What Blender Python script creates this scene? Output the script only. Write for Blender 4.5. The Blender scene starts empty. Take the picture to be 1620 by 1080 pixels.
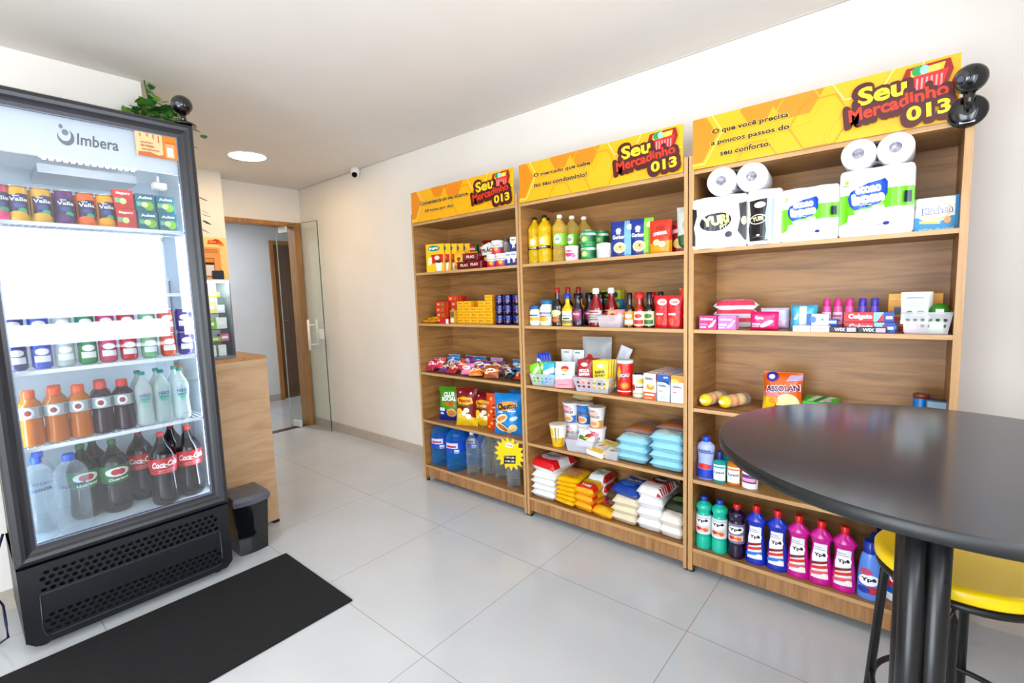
import bpy, bmesh, math, random
from mathutils import Vector, Matrix, Euler, noise
random.seed(7)
SC = bpy.context.scene
COL = SC.collection
PI = math.pi

# ---------------------------------------------------------------- camera
cd = bpy.data.cameras.new('camera')
cam = bpy.data.objects.new('camera', cd); COL.objects.link(cam)
cd.sensor_width = 36.0; cd.lens = 16.716; cd.clip_start = 0.02
yaw, pitch, roll = 0.7011, -0.0998, -0.0334
fwd = Vector((-math.sin(yaw) * math.cos(pitch), math.cos(yaw) * math.cos(pitch), math.sin(pitch)))
rgt = Vector((math.cos(yaw), math.sin(yaw), 0)); up = rgt.cross(fwd)
r2 = rgt * math.cos(roll) + up * math.sin(roll); u2 = -rgt * math.sin(roll) + up * math.cos(roll)
Mx = Matrix((r2, u2, -fwd)).transposed().to_4x4(); Mx.translation = Vector((1.647, -2.3701, 1.4821))
cam.matrix_world = Mx
SC.camera = cam

# ---------------------------------------------------------------- daylight and exposure
SC.view_settings.view_transform = 'Standard'; SC.view_settings.look = 'None'
SC.view_settings.gamma = 1.0; SC.view_settings.use_curve_mapping = False
SC.view_settings.exposure = 0.70
w = bpy.data.worlds.new('daylight'); SC.world = w; w.use_nodes = True
w.node_tree.nodes['Background'].inputs[0].default_value = (0.86, 0.94, 1.0, 1)
w.node_tree.nodes['Background'].inputs[1].default_value = 6.4
SC.cycles.max_bounces = 10; SC.cycles.diffuse_bounces = 4; SC.cycles.transparent_max_bounces = 24
SC.cycles.sample_clamp_indirect = 6.0

def portal(loc, rot, sx, sy):
    l = bpy.data.lights.new('daylight_portal', 'AREA'); l.shape = 'RECTANGLE'; l.size = sx; l.size_y = sy
    l.cycles.is_portal = True
    o = bpy.data.objects.new('daylight_portal', l); o.location = loc; o.rotation_euler = rot; COL.objects.link(o)
portal((2.16, -1.75, 1.70), (0, PI / 2, 0), 1.15, 2.5)
portal((0.95, -4.26, 1.20), (PI / 2, 0, 0), 1.9, 2.3)

# ---------------------------------------------------------------- colours and materials
def lin(h):
    h = h.lstrip('#')
    f = lambda c: c / 12.92 if c <= 0.04045 else ((c + 0.055) / 1.055) ** 2.4
    return tuple(f(int(h[i:i + 2], 16) / 255) for i in (0, 2, 4)) + (1,)
def ink(h):
    """printed colour, a little deeper in its mid tones than the plain hex value"""
    return tuple(c ** 1.22 for c in lin(h)[:3]) + (1,)
_m = {}
def newmat(name):
    m = bpy.data.materials.new(name); m.use_nodes = True
    return m, m.node_tree, m.node_tree.nodes['Principled BSDF']
def P(h, rough=0.45, metal=0.0, coat=0.0):
    """printed / moulded surface: plain colour with slightly uneven gloss"""
    k = (h, rough, metal, coat)
    if k in _m: return _m[k]
    m, nt, b = newmat('surface_' + h.lstrip('#'))
    b.inputs['Base Color'].default_value = ink(h); b.inputs['Metallic'].default_value = metal
    b.inputs['Coat Weight'].default_value = coat
    tc = nt.nodes.new('ShaderNodeTexCoord'); n = nt.nodes.new('ShaderNodeTexNoise'); n.inputs['Scale'].default_value = 40
    mr = nt.nodes.new('ShaderNodeMapRange'); mr.inputs['To Min'].default_value = max(0.02, rough - 0.06); mr.inputs['To Max'].default_value = rough + 0.06
    nt.links.new(tc.outputs['Object'], n.inputs['Vector']); nt.links.new(n.outputs['Fac'], mr.inputs['Value']); nt.links.new(mr.outputs[0], b.inputs['Roughness'])
    _m[k] = m; return m
def FILM(h):
    """wrinkled plastic film"""
    k = ('film', h)
    if k in _m: return _m[k]
    m, nt, b = newmat('film_' + h.lstrip('#'))
    b.inputs['Base Color'].default_value = ink(h); b.inputs['Roughness'].default_value = 0.32
    tc = nt.nodes.new('ShaderNodeTexCoord'); n = nt.nodes.new('ShaderNodeTexNoise'); n.inputs['Scale'].default_value = 28; n.inputs['Detail'].default_value = 3
    bp = nt.nodes.new('ShaderNodeBump'); bp.inputs['Strength'].default_value = 0.5; bp.inputs['Distance'].default_value = 0.012
    nt.links.new(tc.outputs['Object'], n.inputs['Vector']); nt.links.new(n.outputs['Fac'], bp.inputs['Height']); nt.links.new(bp.outputs[0], b.inputs['Normal'])
    _m[k] = m; return m
def CLEAR(tint, body, dens, rough=0.08, edge=0.6, name='clear_plastic'):
    """see-through plastic: transparent tint mixed with a glossy coloured body that is denser at the edges"""
    k = ('clear', tint, body, dens, rough, edge)
    if k in _m: return _m[k]
    m, nt, b = newmat(name)
    b.inputs['Base Color'].default_value = lin(body); b.inputs['Roughness'].default_value = rough
    tr = nt.nodes.new('ShaderNodeBsdfTransparent'); tr.inputs[0].default_value = lin(tint)
    lw = nt.nodes.new('ShaderNodeLayerWeight'); lw.inputs[0].default_value = 0.35
    mr = nt.nodes.new('ShaderNodeMapRange'); mr.inputs['To Min'].default_value = dens; mr.inputs['To Max'].default_value = min(1, dens + edge)
    mx = nt.nodes.new('ShaderNodeMixShader')
    nt.links.new(lw.outputs['Facing'], mr.inputs['Value']); nt.links.new(mr.outputs[0], mx.inputs[0])
    nt.links.new(tr.outputs[0], mx.inputs[1]); nt.links.new(b.outputs[0], mx.inputs[2])
    nt.links.new(mx.outputs[0], nt.nodes['Material Output'].inputs[0])
    _m[k] = m; return m
def GLASS(tint='#eef6f2', refl=0.09, name='window_glass'):
    k = ('glass', tint, refl)
    if k in _m: return _m[k]
    m, nt, b = newmat(name); nt.nodes.remove(b)
    tr = nt.nodes.new('ShaderNodeBsdfTransparent'); tr.inputs[0].default_value = lin(tint)
    gl = nt.nodes.new('ShaderNodeBsdfGlossy'); gl.inputs['Roughness'].default_value = 0.0
    lw = nt.nodes.new('ShaderNodeLayerWeight'); lw.inputs[0].default_value = 0.5
    fr = nt.nodes.new('ShaderNodeMath'); fr.operation = 'POWER'; fr.inputs[1].default_value = 5; nt.links.new(lw.outputs['Facing'], fr.inputs[0])
    mr = nt.nodes.new('ShaderNodeMapRange'); mr.inputs['To Min'].default_value = refl; mr.inputs['To Max'].default_value = 1
    mx = nt.nodes.new('ShaderNodeMixShader')
    nt.links.new(fr.outputs[0], mr.inputs['Value']); nt.links.new(mr.outputs[0], mx.inputs[0])
    nt.links.new(tr.outputs[0], mx.inputs[1]); nt.links.new(gl.outputs[0], mx.inputs[2])
    nt.links.new(mx.outputs[0], nt.nodes['Material Output'].inputs[0])
    _m[k] = m; return m
def EMIT(h, s, name='lamp_light'):
    m, nt, b = newmat(name)
    b.inputs['Base Color'].default_value = (1, 1, 1, 1)
    b.inputs['Emission Color'].default_value = lin(h); b.inputs['Emission Strength'].default_value = s
    return m
def WOOD(c1, c2, scale, name='oak_laminate', rough=0.42):
    m, nt, b = newmat(name)
    tc = nt.nodes.new('ShaderNodeTexCoord'); mp = nt.nodes.new('ShaderNodeMapping'); mp.inputs['Scale'].default_value = scale
    n1 = nt.nodes.new('ShaderNodeTexNoise'); n1.inputs['Scale'].default_value = 2.2; n1.inputs['Detail'].default_value = 6; n1.inputs['Distortion'].default_value = 0.9
    n2 = nt.nodes.new('ShaderNodeTexNoise'); n2.inputs['Scale'].default_value = 9; n2.inputs['Detail'].default_value = 4
    ad = nt.nodes.new('ShaderNodeMath'); ad.operation = 'MULTIPLY_ADD'; ad.inputs[1].default_value = 0.35
    cr = nt.nodes.new('ShaderNodeValToRGB'); e = cr.color_ramp.elements
    e[0].position = 0.45; e[0].color = lin(c2); e[1].position = 0.78; e[1].color = lin(c1)
    nt.links.new(tc.outputs['Object'], mp.inputs[0]); nt.links.new(mp.outputs[0], n1.inputs['Vector']); nt.links.new(mp.outputs[0], n2.inputs['Vector'])
    nt.links.new(n2.outputs['Fac'], ad.inputs[0]); nt.links.new(n1.outputs['Fac'], ad.inputs[2]); nt.links.new(ad.outputs[0], cr.inputs[0])
    nt.links.new(cr.outputs[0], b.inputs['Base Color']); b.inputs['Roughness'].default_value = rough
    return m
def NOISY(c1, c2, sc, rough, name, bump=0.0, stretch=(1, 1, 1)):
    m, nt, b = newmat(name)
    tc = nt.nodes.new('ShaderNodeTexCoord'); mp = nt.nodes.new('ShaderNodeMapping'); mp.inputs['Scale'].default_value = stretch
    n = nt.nodes.new('ShaderNodeTexNoise'); n.inputs['Scale'].default_value = sc; n.inputs['Detail'].default_value = 5
    cr = nt.nodes.new('ShaderNodeValToRGB'); e = cr.color_ramp.elements
    e[0].position = 0.35; e[0].color = lin(c1); e[1].position = 0.65; e[1].color = lin(c2)
    nt.links.new(tc.outputs['Object'], mp.inputs[0]); nt.links.new(mp.outputs[0], n.inputs['Vector']); nt.links.new(n.outputs['Fac'], cr.inputs[0]); nt.links.new(cr.outputs[0], b.inputs['Base Color'])
    b.inputs['Roughness'].default_value = rough
    if bump:
        bp = nt.nodes.new('ShaderNodeBump'); bp.inputs['Strength'].default_value = bump; bp.inputs['Distance'].default_value = 0.01
        nt.links.new(n.outputs['Fac'], bp.inputs['Height']); nt.links.new(bp.outputs[0], b.inputs['Normal'])
    return m

# ---------------------------------------------------------------- lettering
_t = {}
def textgeo(s, bold=0.0, shear=0.0):
    k = (s, bold, shear)
    if k in _t: return _t[k]
    c = bpy.data.curves.new('lettering', 'FONT'); c.body = s; c.size = 1; c.offset = bold; c.shear = shear; c.resolution_u = 3
    o = bpy.data.objects.new('lettering', c); m = bpy.data.meshes.new_from_object(o)
    vs = [(v.co.x, v.co.y) for v in m.vertices]; fs = [tuple(p.vertices) for p in m.polygons]
    bpy.data.objects.remove(o); bpy.data.curves.remove(c); bpy.data.meshes.remove(m)
    x0 = min(v[0] for v in vs); x1 = max(v[0] for v in vs); y0 = min(v[1] for v in vs); y1 = max(v[1] for v in vs)
    vs = [((x - x0) / (x1 - x0) - .5, (y - y0) / (y1 - y0) - .5) for x, y in vs]
    _t[k] = (vs, fs, x1 - x0, y1 - y0); return _t[k]

# ---------------------------------------------------------------- mesh building
class MB:
    def __init__(s): s.v = []; s.f = []; s.m = []; s.sm = []; s.mats = []
    def mi(s, mat):
        if isinstance(mat, str): mat = P(mat)
        if mat not in s.mats: s.mats.append(mat)
        return s.mats.index(mat)
    def add(s, vs, fs, mat, smooth=False):
        i = len(s.v); k = s.mi(mat); s.v += [tuple(v) for v in vs]
        for f in fs: s.f.append(tuple(i + j for j in f)); s.m.append(k); s.sm.append(smooth)
        return s
    def box(s, x0, y0, z0, x1, y1, z1, mat, bev=0.0):
        if bev:
            bm = bmesh.new(); bmesh.ops.create_cube(bm, size=1)
            for v in bm.verts: v.co = ((x0 + x1) / 2 + v.co.x * (x1 - x0), (y0 + y1) / 2 + v.co.y * (y1 - y0), (z0 + z1) / 2 + v.co.z * (z1 - z0))
            bmesh.ops.bevel(bm, geom=bm.edges[:], offset=bev, segments=2, affect='EDGES', profile=.5)
            bm.verts.ensure_lookup_table()
            s.add([v.co[:] for v in bm.verts], [[v.index for v in f.verts] for f in bm.faces], mat); bm.free(); return s
        vs = [(x, y, z) for x in (x0, x1) for y in (y0, y1) for z in (z0, z1)]
        return s.add(vs, [(0, 1, 3, 2), (4, 6, 7, 5), (0, 4, 5, 1), (2, 3, 7, 6), (0, 2, 6, 4), (1, 5, 7, 3)], mat)
    def lathe(s, prof, mat, seg=24, sy=1.0, sx=1.0, cx=0, cy=0, smooth=True, cap0=True, cap1=True):
        n = len(prof); vs = []
        for r, z in prof:
            for i in range(seg):
                a = 2 * PI * i / seg; vs.append((cx + r * math.cos(a) * sx, cy + r * math.sin(a) * sy, z))
        fs = [(k * seg + i, k * seg + (i + 1) % seg, (k + 1) * seg + (i + 1) % seg, (k + 1) * seg + i) for k in range(n - 1) for i in range(seg)]
        s.add(vs, fs, mat, smooth)
        k = s.mi(mat); b = len(s.v) - len(vs)
        if cap0: s.f.append(tuple(b + i for i in range(seg))[::-1]); s.m.append(k); s.sm.append(False)
        if cap1: s.f.append(tuple(b + (n - 1) * seg + i for i in range(seg))); s.m.append(k); s.sm.append(False)
        return s
    def tube(s, pts, r, mat, seg=8, smooth=True, closed=False):
        pts = [Vector(p) for p in pts]; n = len(pts); vs = []
        for i, p in enumerate(pts):
            if closed: t = pts[(i + 1) % n] - pts[i - 1]
            else: t = pts[min(i + 1, n - 1)] - pts[max(i - 1, 0)]
            t.normalize(); a = t.cross(Vector((0, 0, 1)))
            if a.length < .1: a = t.cross(Vector((0, 1, 0)))
            a.normalize(); b = t.cross(a)
            rr = r[i] if isinstance(r, (list, tuple)) else r
            for k in range(seg): vs.append(p + (a * math.cos(2 * PI * k / seg) + b * math.sin(2 * PI * k / seg)) * rr)
        fs = [(i * seg + k, i * seg + (k + 1) % seg, ((i + 1) % n) * seg + (k + 1) % seg, ((i + 1) % n) * seg + k) for i in range(n if closed else n - 1) for k in range(seg)]
        if not closed: fs += [tuple(range(seg))[::-1], tuple((n - 1) * seg + k for k in range(seg))]
        return s.add(vs, fs, mat, smooth)
    def grid(s, fn, nu, nv, mat, smooth=True):
        vs = [fn(i / nu, j / nv) for j in range(nv + 1) for i in range(nu + 1)]
        fs = [(j * (nu + 1) + i, j * (nu + 1) + i + 1, (j + 1) * (nu + 1) + i + 1, (j + 1) * (nu + 1) + i) for j in range(nv) for i in range(nu)]
        return s.add(vs, fs, mat, smooth)
    def prism(s, pts, y0, y1, mat):
        """outline in x,z pushed from y0 to y1"""
        n = len(pts); vs = [(x, y0, z) for x, z in pts] + [(x, y1, z) for x, z in pts]
        return s.add(vs, [tuple(range(n)), tuple(range(n, 2 * n))[::-1]] + [(i, i + n, (i + 1) % n + n, (i + 1) % n) for i in range(n)], mat)
    def decal(s, fn, ops, W, H, cu=None, cv=None, off=0.0005, rough=.4, film=False):
        """flat printed shapes in 0..1 face coordinates, cut along cu / cv and laid on the surface fn(u, v, offset)"""
        lay = 1
        for o in ops:
            k = o[0]
            if k == 'r': vs = [(o[1], o[2]), (o[3], o[2]), (o[3], o[4]), (o[1], o[4])]; fs = [(0, 1, 2, 3)]; c = o[5]
            elif k == 'e':
                n = 22; vs = [(o[1] + o[3] * math.cos(2 * PI * i / n), o[2] + o[4] * math.sin(2 * PI * i / n)) for i in range(n)]; fs = [tuple(range(n))]; c = o[5]
                if len(o) > 6: vs = [rot2(v, (o[1], o[2]), o[6], W, H) for v in vs]
            elif k == 'p': vs = list(o[1]); fs = [tuple(range(len(vs)))]; c = o[2]
            elif k == 's':
                n = o[5]; vs = [(o[1] + (o[3] if i % 2 == 0 else o[3] * .62) * math.cos(PI * i / n), o[2] + (o[4] if i % 2 == 0 else o[4] * .62) * math.sin(PI * i / n)) for i in range(2 * n)]; fs = [tuple(range(2 * n))]; c = o[6]
            elif k == 't':
                _, txt, tu, tv, tw, th, c = o[:7]; rt = o[7] if len(o) > 7 else 0; bd = o[8] if len(o) > 8 else .02; sh = o[9] if len(o) > 9 else 0
                g = textgeo(txt, min(bd, .03), sh); vs = [(tu + x * tw, tv + y * th) for x, y in g[0]]; fs = g[1]
                if bd > .03:   # heavy outline: the same letters shifted all round
                    q = bd - .03; b0 = vs; nb = len(b0); heavy = True; f0 = fs; vs = list(b0); fs = list(f0); n8 = 12 if bd > .09 else 8
                    for e8 in range(n8):
                        du, dv = q * math.cos(2 * PI * e8 / n8) / g[2] * tw, q * math.sin(2 * PI * e8 / n8) / g[3] * th; kk = len(vs)
                        vs += [(x + du, y + dv) for x, y in b0]; fs = fs + [tuple(kk + j for j in f) for f in f0]
                if rt: vs = [rot2(v, (tu, tv), rt, W, H) for v in vs]
                if bd > .03: vs = [(x, y, j // nb) for j, (x, y) in enumerate(vs)]
            vs = [v if len(v) == 3 else (v[0], v[1], 0) for v in vs]
            if cu or cv:
                bm = bmesh.new(); bv = [bm.verts.new(v) for v in vs]
                for f in fs:
                    try: bm.faces.new([bv[i] for i in f])
                    except ValueError: pass
                us = [v[0] for v in vs]; ws = [v[1] for v in vs]
                for q in (cu or []):
                    if min(us) < q < max(us): bmesh.ops.bisect_plane(bm, geom=bm.verts[:] + bm.edges[:] + bm.faces[:], plane_co=(q, 0, 0), plane_no=(1, 0, 0))
                for q in (cv or []):
                    if min(ws) < q < max(ws): bmesh.ops.bisect_plane(bm, geom=bm.verts[:] + bm.edges[:] + bm.faces[:], plane_co=(0, q, 0), plane_no=(0, 1, 0))
                bm.verts.index_update()
                vs = [v.co[:] for v in bm.verts]; fs = [[v.index for v in f.verts] for f in bm.faces]; bm.free()
            mat = c if not isinstance(c, str) else (FILM(c) if film else P(c, rough))
            s.add([fn(u, v, off * (lay + .07 * q3)) for u, v, q3 in vs], fs, mat, False); lay += 1
        return s
    def xf(s, M, start=0):
        s.v = s.v[:start] + [tuple(M @ Vector(v)) for v in s.v[start:]]; return s
    def build(s, name, parent=None, loc=None, rz=0.0):
        me = bpy.data.meshes.new(name); me.from_pydata(s.v, [], s.f)
        for m in s.mats: me.materials.append(m)
        me.polygons.foreach_set('material_index', s.m); me.polygons.foreach_set('use_smooth', s.sm); me.update()
        o = bpy.data.objects.new(name, me); COL.objects.link(o)
        if parent: o.parent = parent
        if loc is not None: o.location = loc
        if rz: o.rotation_euler.z = rz
        return o
def rot2(v, c, a, W, H):
    x = (v[0] - c[0]) * W; y = (v[1] - c[1]) * H
    return (c[0] + (x * math.cos(a) - y * math.sin(a)) / W, c[1] + (x * math.sin(a) + y * math.cos(a)) / H)
def ell(cx, cz, rx, rz, n=24, a0=0, a1=2 * PI):
    return [(cx + rx * math.cos(a0 + (a1 - a0) * i / n), cz + rz * math.sin(a0 + (a1 - a0) * i / n)) for i in range(n)]
def tag(o, label, cat, group=None, kind=None):
    o['label'] = label; o['category'] = cat
    if group: o['group'] = group
    if kind: o['kind'] = kind
    return o
def thing(name, loc, label, cat, group=None, rz=0.0):
    o = bpy.data.objects.new(name, None); o.empty_display_size = .05; COL.objects.link(o); o.location = loc; o.rotation_euler.z = rz
    return tag(o, label, cat, group)
def dup(o, loc, label, rz=None, group=None, parent=None):
    c = o.copy(); COL.objects.link(c); c.location = loc
    if rz is not None: c.rotation_euler.z = rz
    if label: c['label'] = label
    if group: c['group'] = group
    for ch in o.children:
        d = ch.copy(); COL.objects.link(d); d.parent = c
        for g in ch.children: e = g.copy(); COL.objects.link(e); e.parent = d
    return c
def struct(o): o['kind'] = 'structure'; return o

WALL_Y = 0.37; CEIL = 2.745; XR = 2.10; XL = -1.75; YB = -4.2
m_wall = NOISY('#eee9e1', '#f1ece5', 3, 0.85, 'painted_wall')
m_ceil = NOISY('#e4ddd4', '#e7e0d8', 2, 0.9, 'painted_ceiling')
m_oak = WOOD('#ab7b45', '#835a30', (1.0, 1.0, 11), 'oak_laminate_panel')
m_oakx = WOOD('#a37542', '#7d5530', (1.0, 14, 14), 'oak_laminate_board')
m_oakz = WOOD('#ab7d4e', '#855a32', (14, 14, 1.0), 'oak_laminate_kickboard')
m_edge = WOOD('#c49a68', '#b38450', (20, 20, 1), 'oak_edge_band')
m_edgex = WOOD('#c49a68', '#b38450', (1, 20, 20), 'oak_edge_band_long')
m_counter = WOOD('#cfab84', '#bd956c', (1.2, 1.2, 7), 'light_oak_counter')
m_jamb = WOOD('#b98045', '#9a6430', (16, 16, 1), 'door_frame_wood')
m_black = P('#16171a', .35); m_white = P('#f2f2f0', .4)

# ---------------------------------------------------------------- floor: polished square tiles with thin joints
def floor_mat():
    m, nt, b = newmat('polished_porcelain_tiles')
    tc = nt.nodes.new('ShaderNodeTexCoord'); sp = nt.nodes.new('ShaderNodeSeparateXYZ'); nt.links.new(tc.outputs['Object'], sp.inputs[0])
    T = 0.8; outs = []
    for ax, o0 in ((0, -1.4487), (1, -0.4343)):
        a = nt.nodes.new('ShaderNodeMath'); a.operation = 'SUBTRACT'; a.inputs[1].default_value = o0 - 40 * T
        d = nt.nodes.new('ShaderNodeMath'); d.operation = 'DIVIDE'; d.inputs[1].default_value = T
        f = nt.nodes.new('ShaderNodeMath'); f.operation = 'FRACT'
        g = nt.nodes.new('ShaderNodeMath'); g.operation = 'PINGPONG'; g.inputs[1].default_value = 0.5
        l = nt.nodes.new('ShaderNodeMath'); l.operation = 'LESS_THAN'; l.inputs[1].default_value = 0.0024
        nt.links.new(sp.outputs[ax], a.inputs[0]); nt.links.new(a.outputs[0], d.inputs[0]); nt.links.new(d.outputs[0], f.inputs[0]); nt.links.new(f.outputs[0], g.inputs[0]); nt.links.new(g.outputs[0], l.inputs[0]); outs.append(l)
    mxm = nt.nodes.new('ShaderNodeMath'); mxm.operation = 'MAXIMUM'; nt.links.new(outs[0].outputs[0], mxm.inputs[0]); nt.links.new(outs[1].outputs[0], mxm.inputs[1])
    n = nt.nodes.new('ShaderNodeTexNoise'); n.inputs['Scale'].default_value = 2.5; n.inputs['Detail'].default_value = 5
    cr = nt.nodes.new('ShaderNodeValToRGB'); e = cr.color_ramp.elements; e[0].position = .3; e[0].color = lin('#c3c6c9'); e[1].position = .7; e[1].color = lin('#c9cccf')
    nt.links.new(tc.outputs['Object'], n.inputs['Vector']); nt.links.new(n.outputs['Fac'], cr.inputs[0])
    mix = nt.nodes.new('ShaderNodeMix'); mix.data_type = 'RGBA'; mix.inputs['B'].default_value = lin('#9d9b98')
    nt.links.new(mxm.outputs[0], mix.inputs['Factor']); nt.links.new(cr.outputs[0], mix.inputs['A']); nt.links.new(mix.outputs['Result'], b.inputs['Base Color'])
    b.inputs['Roughness'].default_value = 0.13; b.inputs['Specular IOR Level'].default_value = 0.5
    return m
struct(MB().box(-6.2, YB - .2, -.1, XR + .3, 2.2, 0, floor_mat()).build('floor'))
struct(MB().box(-4.0, YB - .2, CEIL, XR + .3, WALL_Y + .2, CEIL + .1, m_ceil).build('ceiling'))
struct(MB().box(-3.95, WALL_Y, 0, XR + .3, WALL_Y + .15, CEIL, m_wall).build('wall_shelves'))
# left wall block behind the fridge, its return beside the niche, and the pillar with the poster
struct(MB().box(-3.95, YB, 0, XL, -1.53, CEIL, m_wall).build('wall_left'))
struct(MB().box(-3.80, -1.53, 0, -3.55, -0.52, CEIL, m_wall).build('wall_pillar'))
struct(MB().box(-3.79, WALL_Y - .012, CEIL - .007, XR, WALL_Y, CEIL, P('#d8d2ca', .85)).build('shadow_gap_strip'))  # grey strip painted in as the shadow gap between wall and ceiling
# doorway wall
DX0, DX1, DY0, DY1, DZ = -3.95, -3.80, -0.80, 0.355, 2.37
struct(MB().box(DX0, -0.9, DZ, DX1, WALL_Y, CEIL, m_wall).box(DX0, -1.53, 0, DX1, DY0, CEIL, m_wall).build('wall_doorway'))
fr = MB()
fr.box(DX0 - .01, DY0 + .001, DZ - .045, DX1 + .012, DY1, DZ, m_jamb, .004)
fr.box(DX0 - .01, .285, 0, DX1 + .012, DY1, DZ - .045, m_jamb, .004)
fr.box(DX0 - .01, DY0 + .001, 0, DX1 + .012, DY0 + .07, DZ - .045, m_jamb, .004)
struct(fr.build('door_frame_1'))
struct(MB().box(-3.93, -.72, 0, -3.83, .284, .004, P('#5b4a3f', .4)).build('trim_threshold'))
# hall beyond
m_hall = NOISY('#dfe0df', '#e3e4e3', 3, .85, 'painted_hall_wall')
struct(MB().box(-5.78, -1.8, 0, -5.63, 2.1, 2.62, m_hall).build('wall_hall_far'))
struct(MB().box(-5.63, -1.95, 0, -3.96, -1.8, 2.62, m_hall).build('wall_hall_left'))
struct(MB().box(-5.63, 1.9, 0, -3.96, 2.1, 2.62, m_hall).box(-3.959, WALL_Y + .16, 0, -3.8, 2.1, 2.62, m_hall).build('wall_hall_right'))
struct(MB().box(-5.78, -1.95, 2.62, -3.96, 2.1, 2.7, m_hall).build('ceiling_hall'))
m_base = NOISY('#b9ada0', '#c2b6a9', 14, .3, 'stone_baseboard')
struct(MB().box(-3.79, WALL_Y - .012, 0, -1.345, WALL_Y, .10, m_base).build('baseboard_shelves'))
struct(MB().box(1.81, WALL_Y - .012, 0, XR, WALL_Y, .10, m_base).build('baseboard_right'))
struct(MB().box(-5.63, -1.8, 0, -5.618, .775, .10, m_base).build('baseboard_hall'))
struct(MB().box(XL, YB + .02, 0, XL + .012, -1.53, .10, m_base).build('baseboard_left'))
# brown door in the hall
d = thing('door', (-5.63, 1.24, 0), 'dark brown wooden door in its frame at the far end of the hall', 'door')
f = MB(); y0, y1 = .78 - 1.24, 1.72 - 1.24
f.box(0, y0, 0, .03, y0 + .055, 2.38, m_jamb, .003); f.box(0, y1 - .055, 0, .03, y1, 2.38, m_jamb, .003); f.box(0, y0 + .055, 2.32, .03, y1 - .055, 2.38, m_jamb, .003)
f.build('door_frame', d)
lf = MB().box(.0, y0 + .056, .012, .016, y1 - .056, 2.319, WOOD('#6b4526', '#4f301a', (16, 16, 1), 'dark_door_wood')).build('door_leaf', d)
h = MB().tube([(.016, y0 + .10, 1.2), (.05, y0 + .10, 1.2), (.055, y0 + .115, 1.2), (.055, y0 + .21, 1.195)], .009, P('#b8b8b8', .25, 1)).lathe([(.022, 0), (.022, .006)], P('#b8b8b8', .25, 1)); h.build('door_handle', lf)
struct(MB().box(-5.618, .84, 0, -5.60, 1.66, .01, P('#d9d6d0', .5)).build('trim_door_sill'))
# right wall with the window whose daylight falls on the fridge glass
WY0, WY1, WZ0, WZ1 = -3.0, -0.5, 1.12, 2.26
wr = MB(); wr.box(XR, YB, 0, XR + .12, WALL_Y + .15, WZ0, m_wall); wr.box(XR, YB, WZ1, XR + .12, WALL_Y + .15, CEIL, m_wall)
wr.box(XR, YB, WZ0, XR + .12, WY0, WZ1, m_wall); wr.box(XR, WY1, WZ0, XR + .12, WALL_Y + .15, WZ1, m_wall)
struct(wr.build('wall_right'))
m_frame_flare = P('#b4aedd', .4)  # lilac flare of the reflected window put into the frame colour
wf = MB()
for a, b_ in ((-.80, -.68), (-2.22, -2.12)): wf.box(XR + .03, a, WZ0, XR + .09, b_, WZ1, m_frame_flare)
wf.box(XR + .04, WY0, 1.345, XR + .08, WY1, 1.40, m_frame_flare)
for q in ((WY0, WZ0, WY1, WZ0 + .03), (WY0, WZ1 - .03, WY1, WZ1), (WY0, WZ0, WY0 + .03, WZ1), (WY1 - .03, WZ0, WY1, WZ1)): wf.box(XR + .03, q[0], q[1], XR + .09, q[2], q[3], m_frame_flare)
struct(wf.build('window_1'))
# wall behind the camera; unseen opening added to light the shelves from the front
wb = MB(); wb.box(XL, YB - .15, 0, 0, YB, CEIL, m_wall); wb.box(1.9, YB - .15, 0, XR + .12, YB, CEIL, m_wall); wb.box(0, YB - .15, 2.35, 1.9, YB, CEIL, m_wall)
struct(wb.build('wall_back'))
wf = MB()
for x in (0, .93, 1.85): wf.box(x, YB - .1, 0, x + .05, YB - .04, 2.35, m_frame_flare)
wf.box(0, YB - .1, 2.3, 1.9, YB - .04, 2.35, m_frame_flare)
struct(wf.build('added_opening_frame'))

# ---------------------------------------------------------------- ceiling lamps
m_lampw = EMIT('#ffddae', 36, 'warm_lamp_glow')
def lamp(loc, label, mat, r=.14, grp=None, name='recessed_ceiling_lamp'):
    t = thing(name, loc, label, 'ceiling lamp', grp)
    MB().lathe([(r, -.002), (r + .018, -.010), (r + .022, 0)], m_white, 40, cap0=False, cap1=False).build('trim_ring', t)
    MB().lathe([(r, -.004), (r, -.0005)], mat, 40).build('diffuser', t)
    return t
lamp((-2.82, -.55, CEIL), 'round recessed lamp glowing warm white in the ceiling near the doorway', m_lampw)
lamp((-4.75, -.3, 2.62), 'unseen round lamp added to light the hall beyond the doorway', EMIT('#f1f6ff', 70, 'added_hall_glow'))  # hall lamp out of view, added to brighten the hall walls
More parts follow.
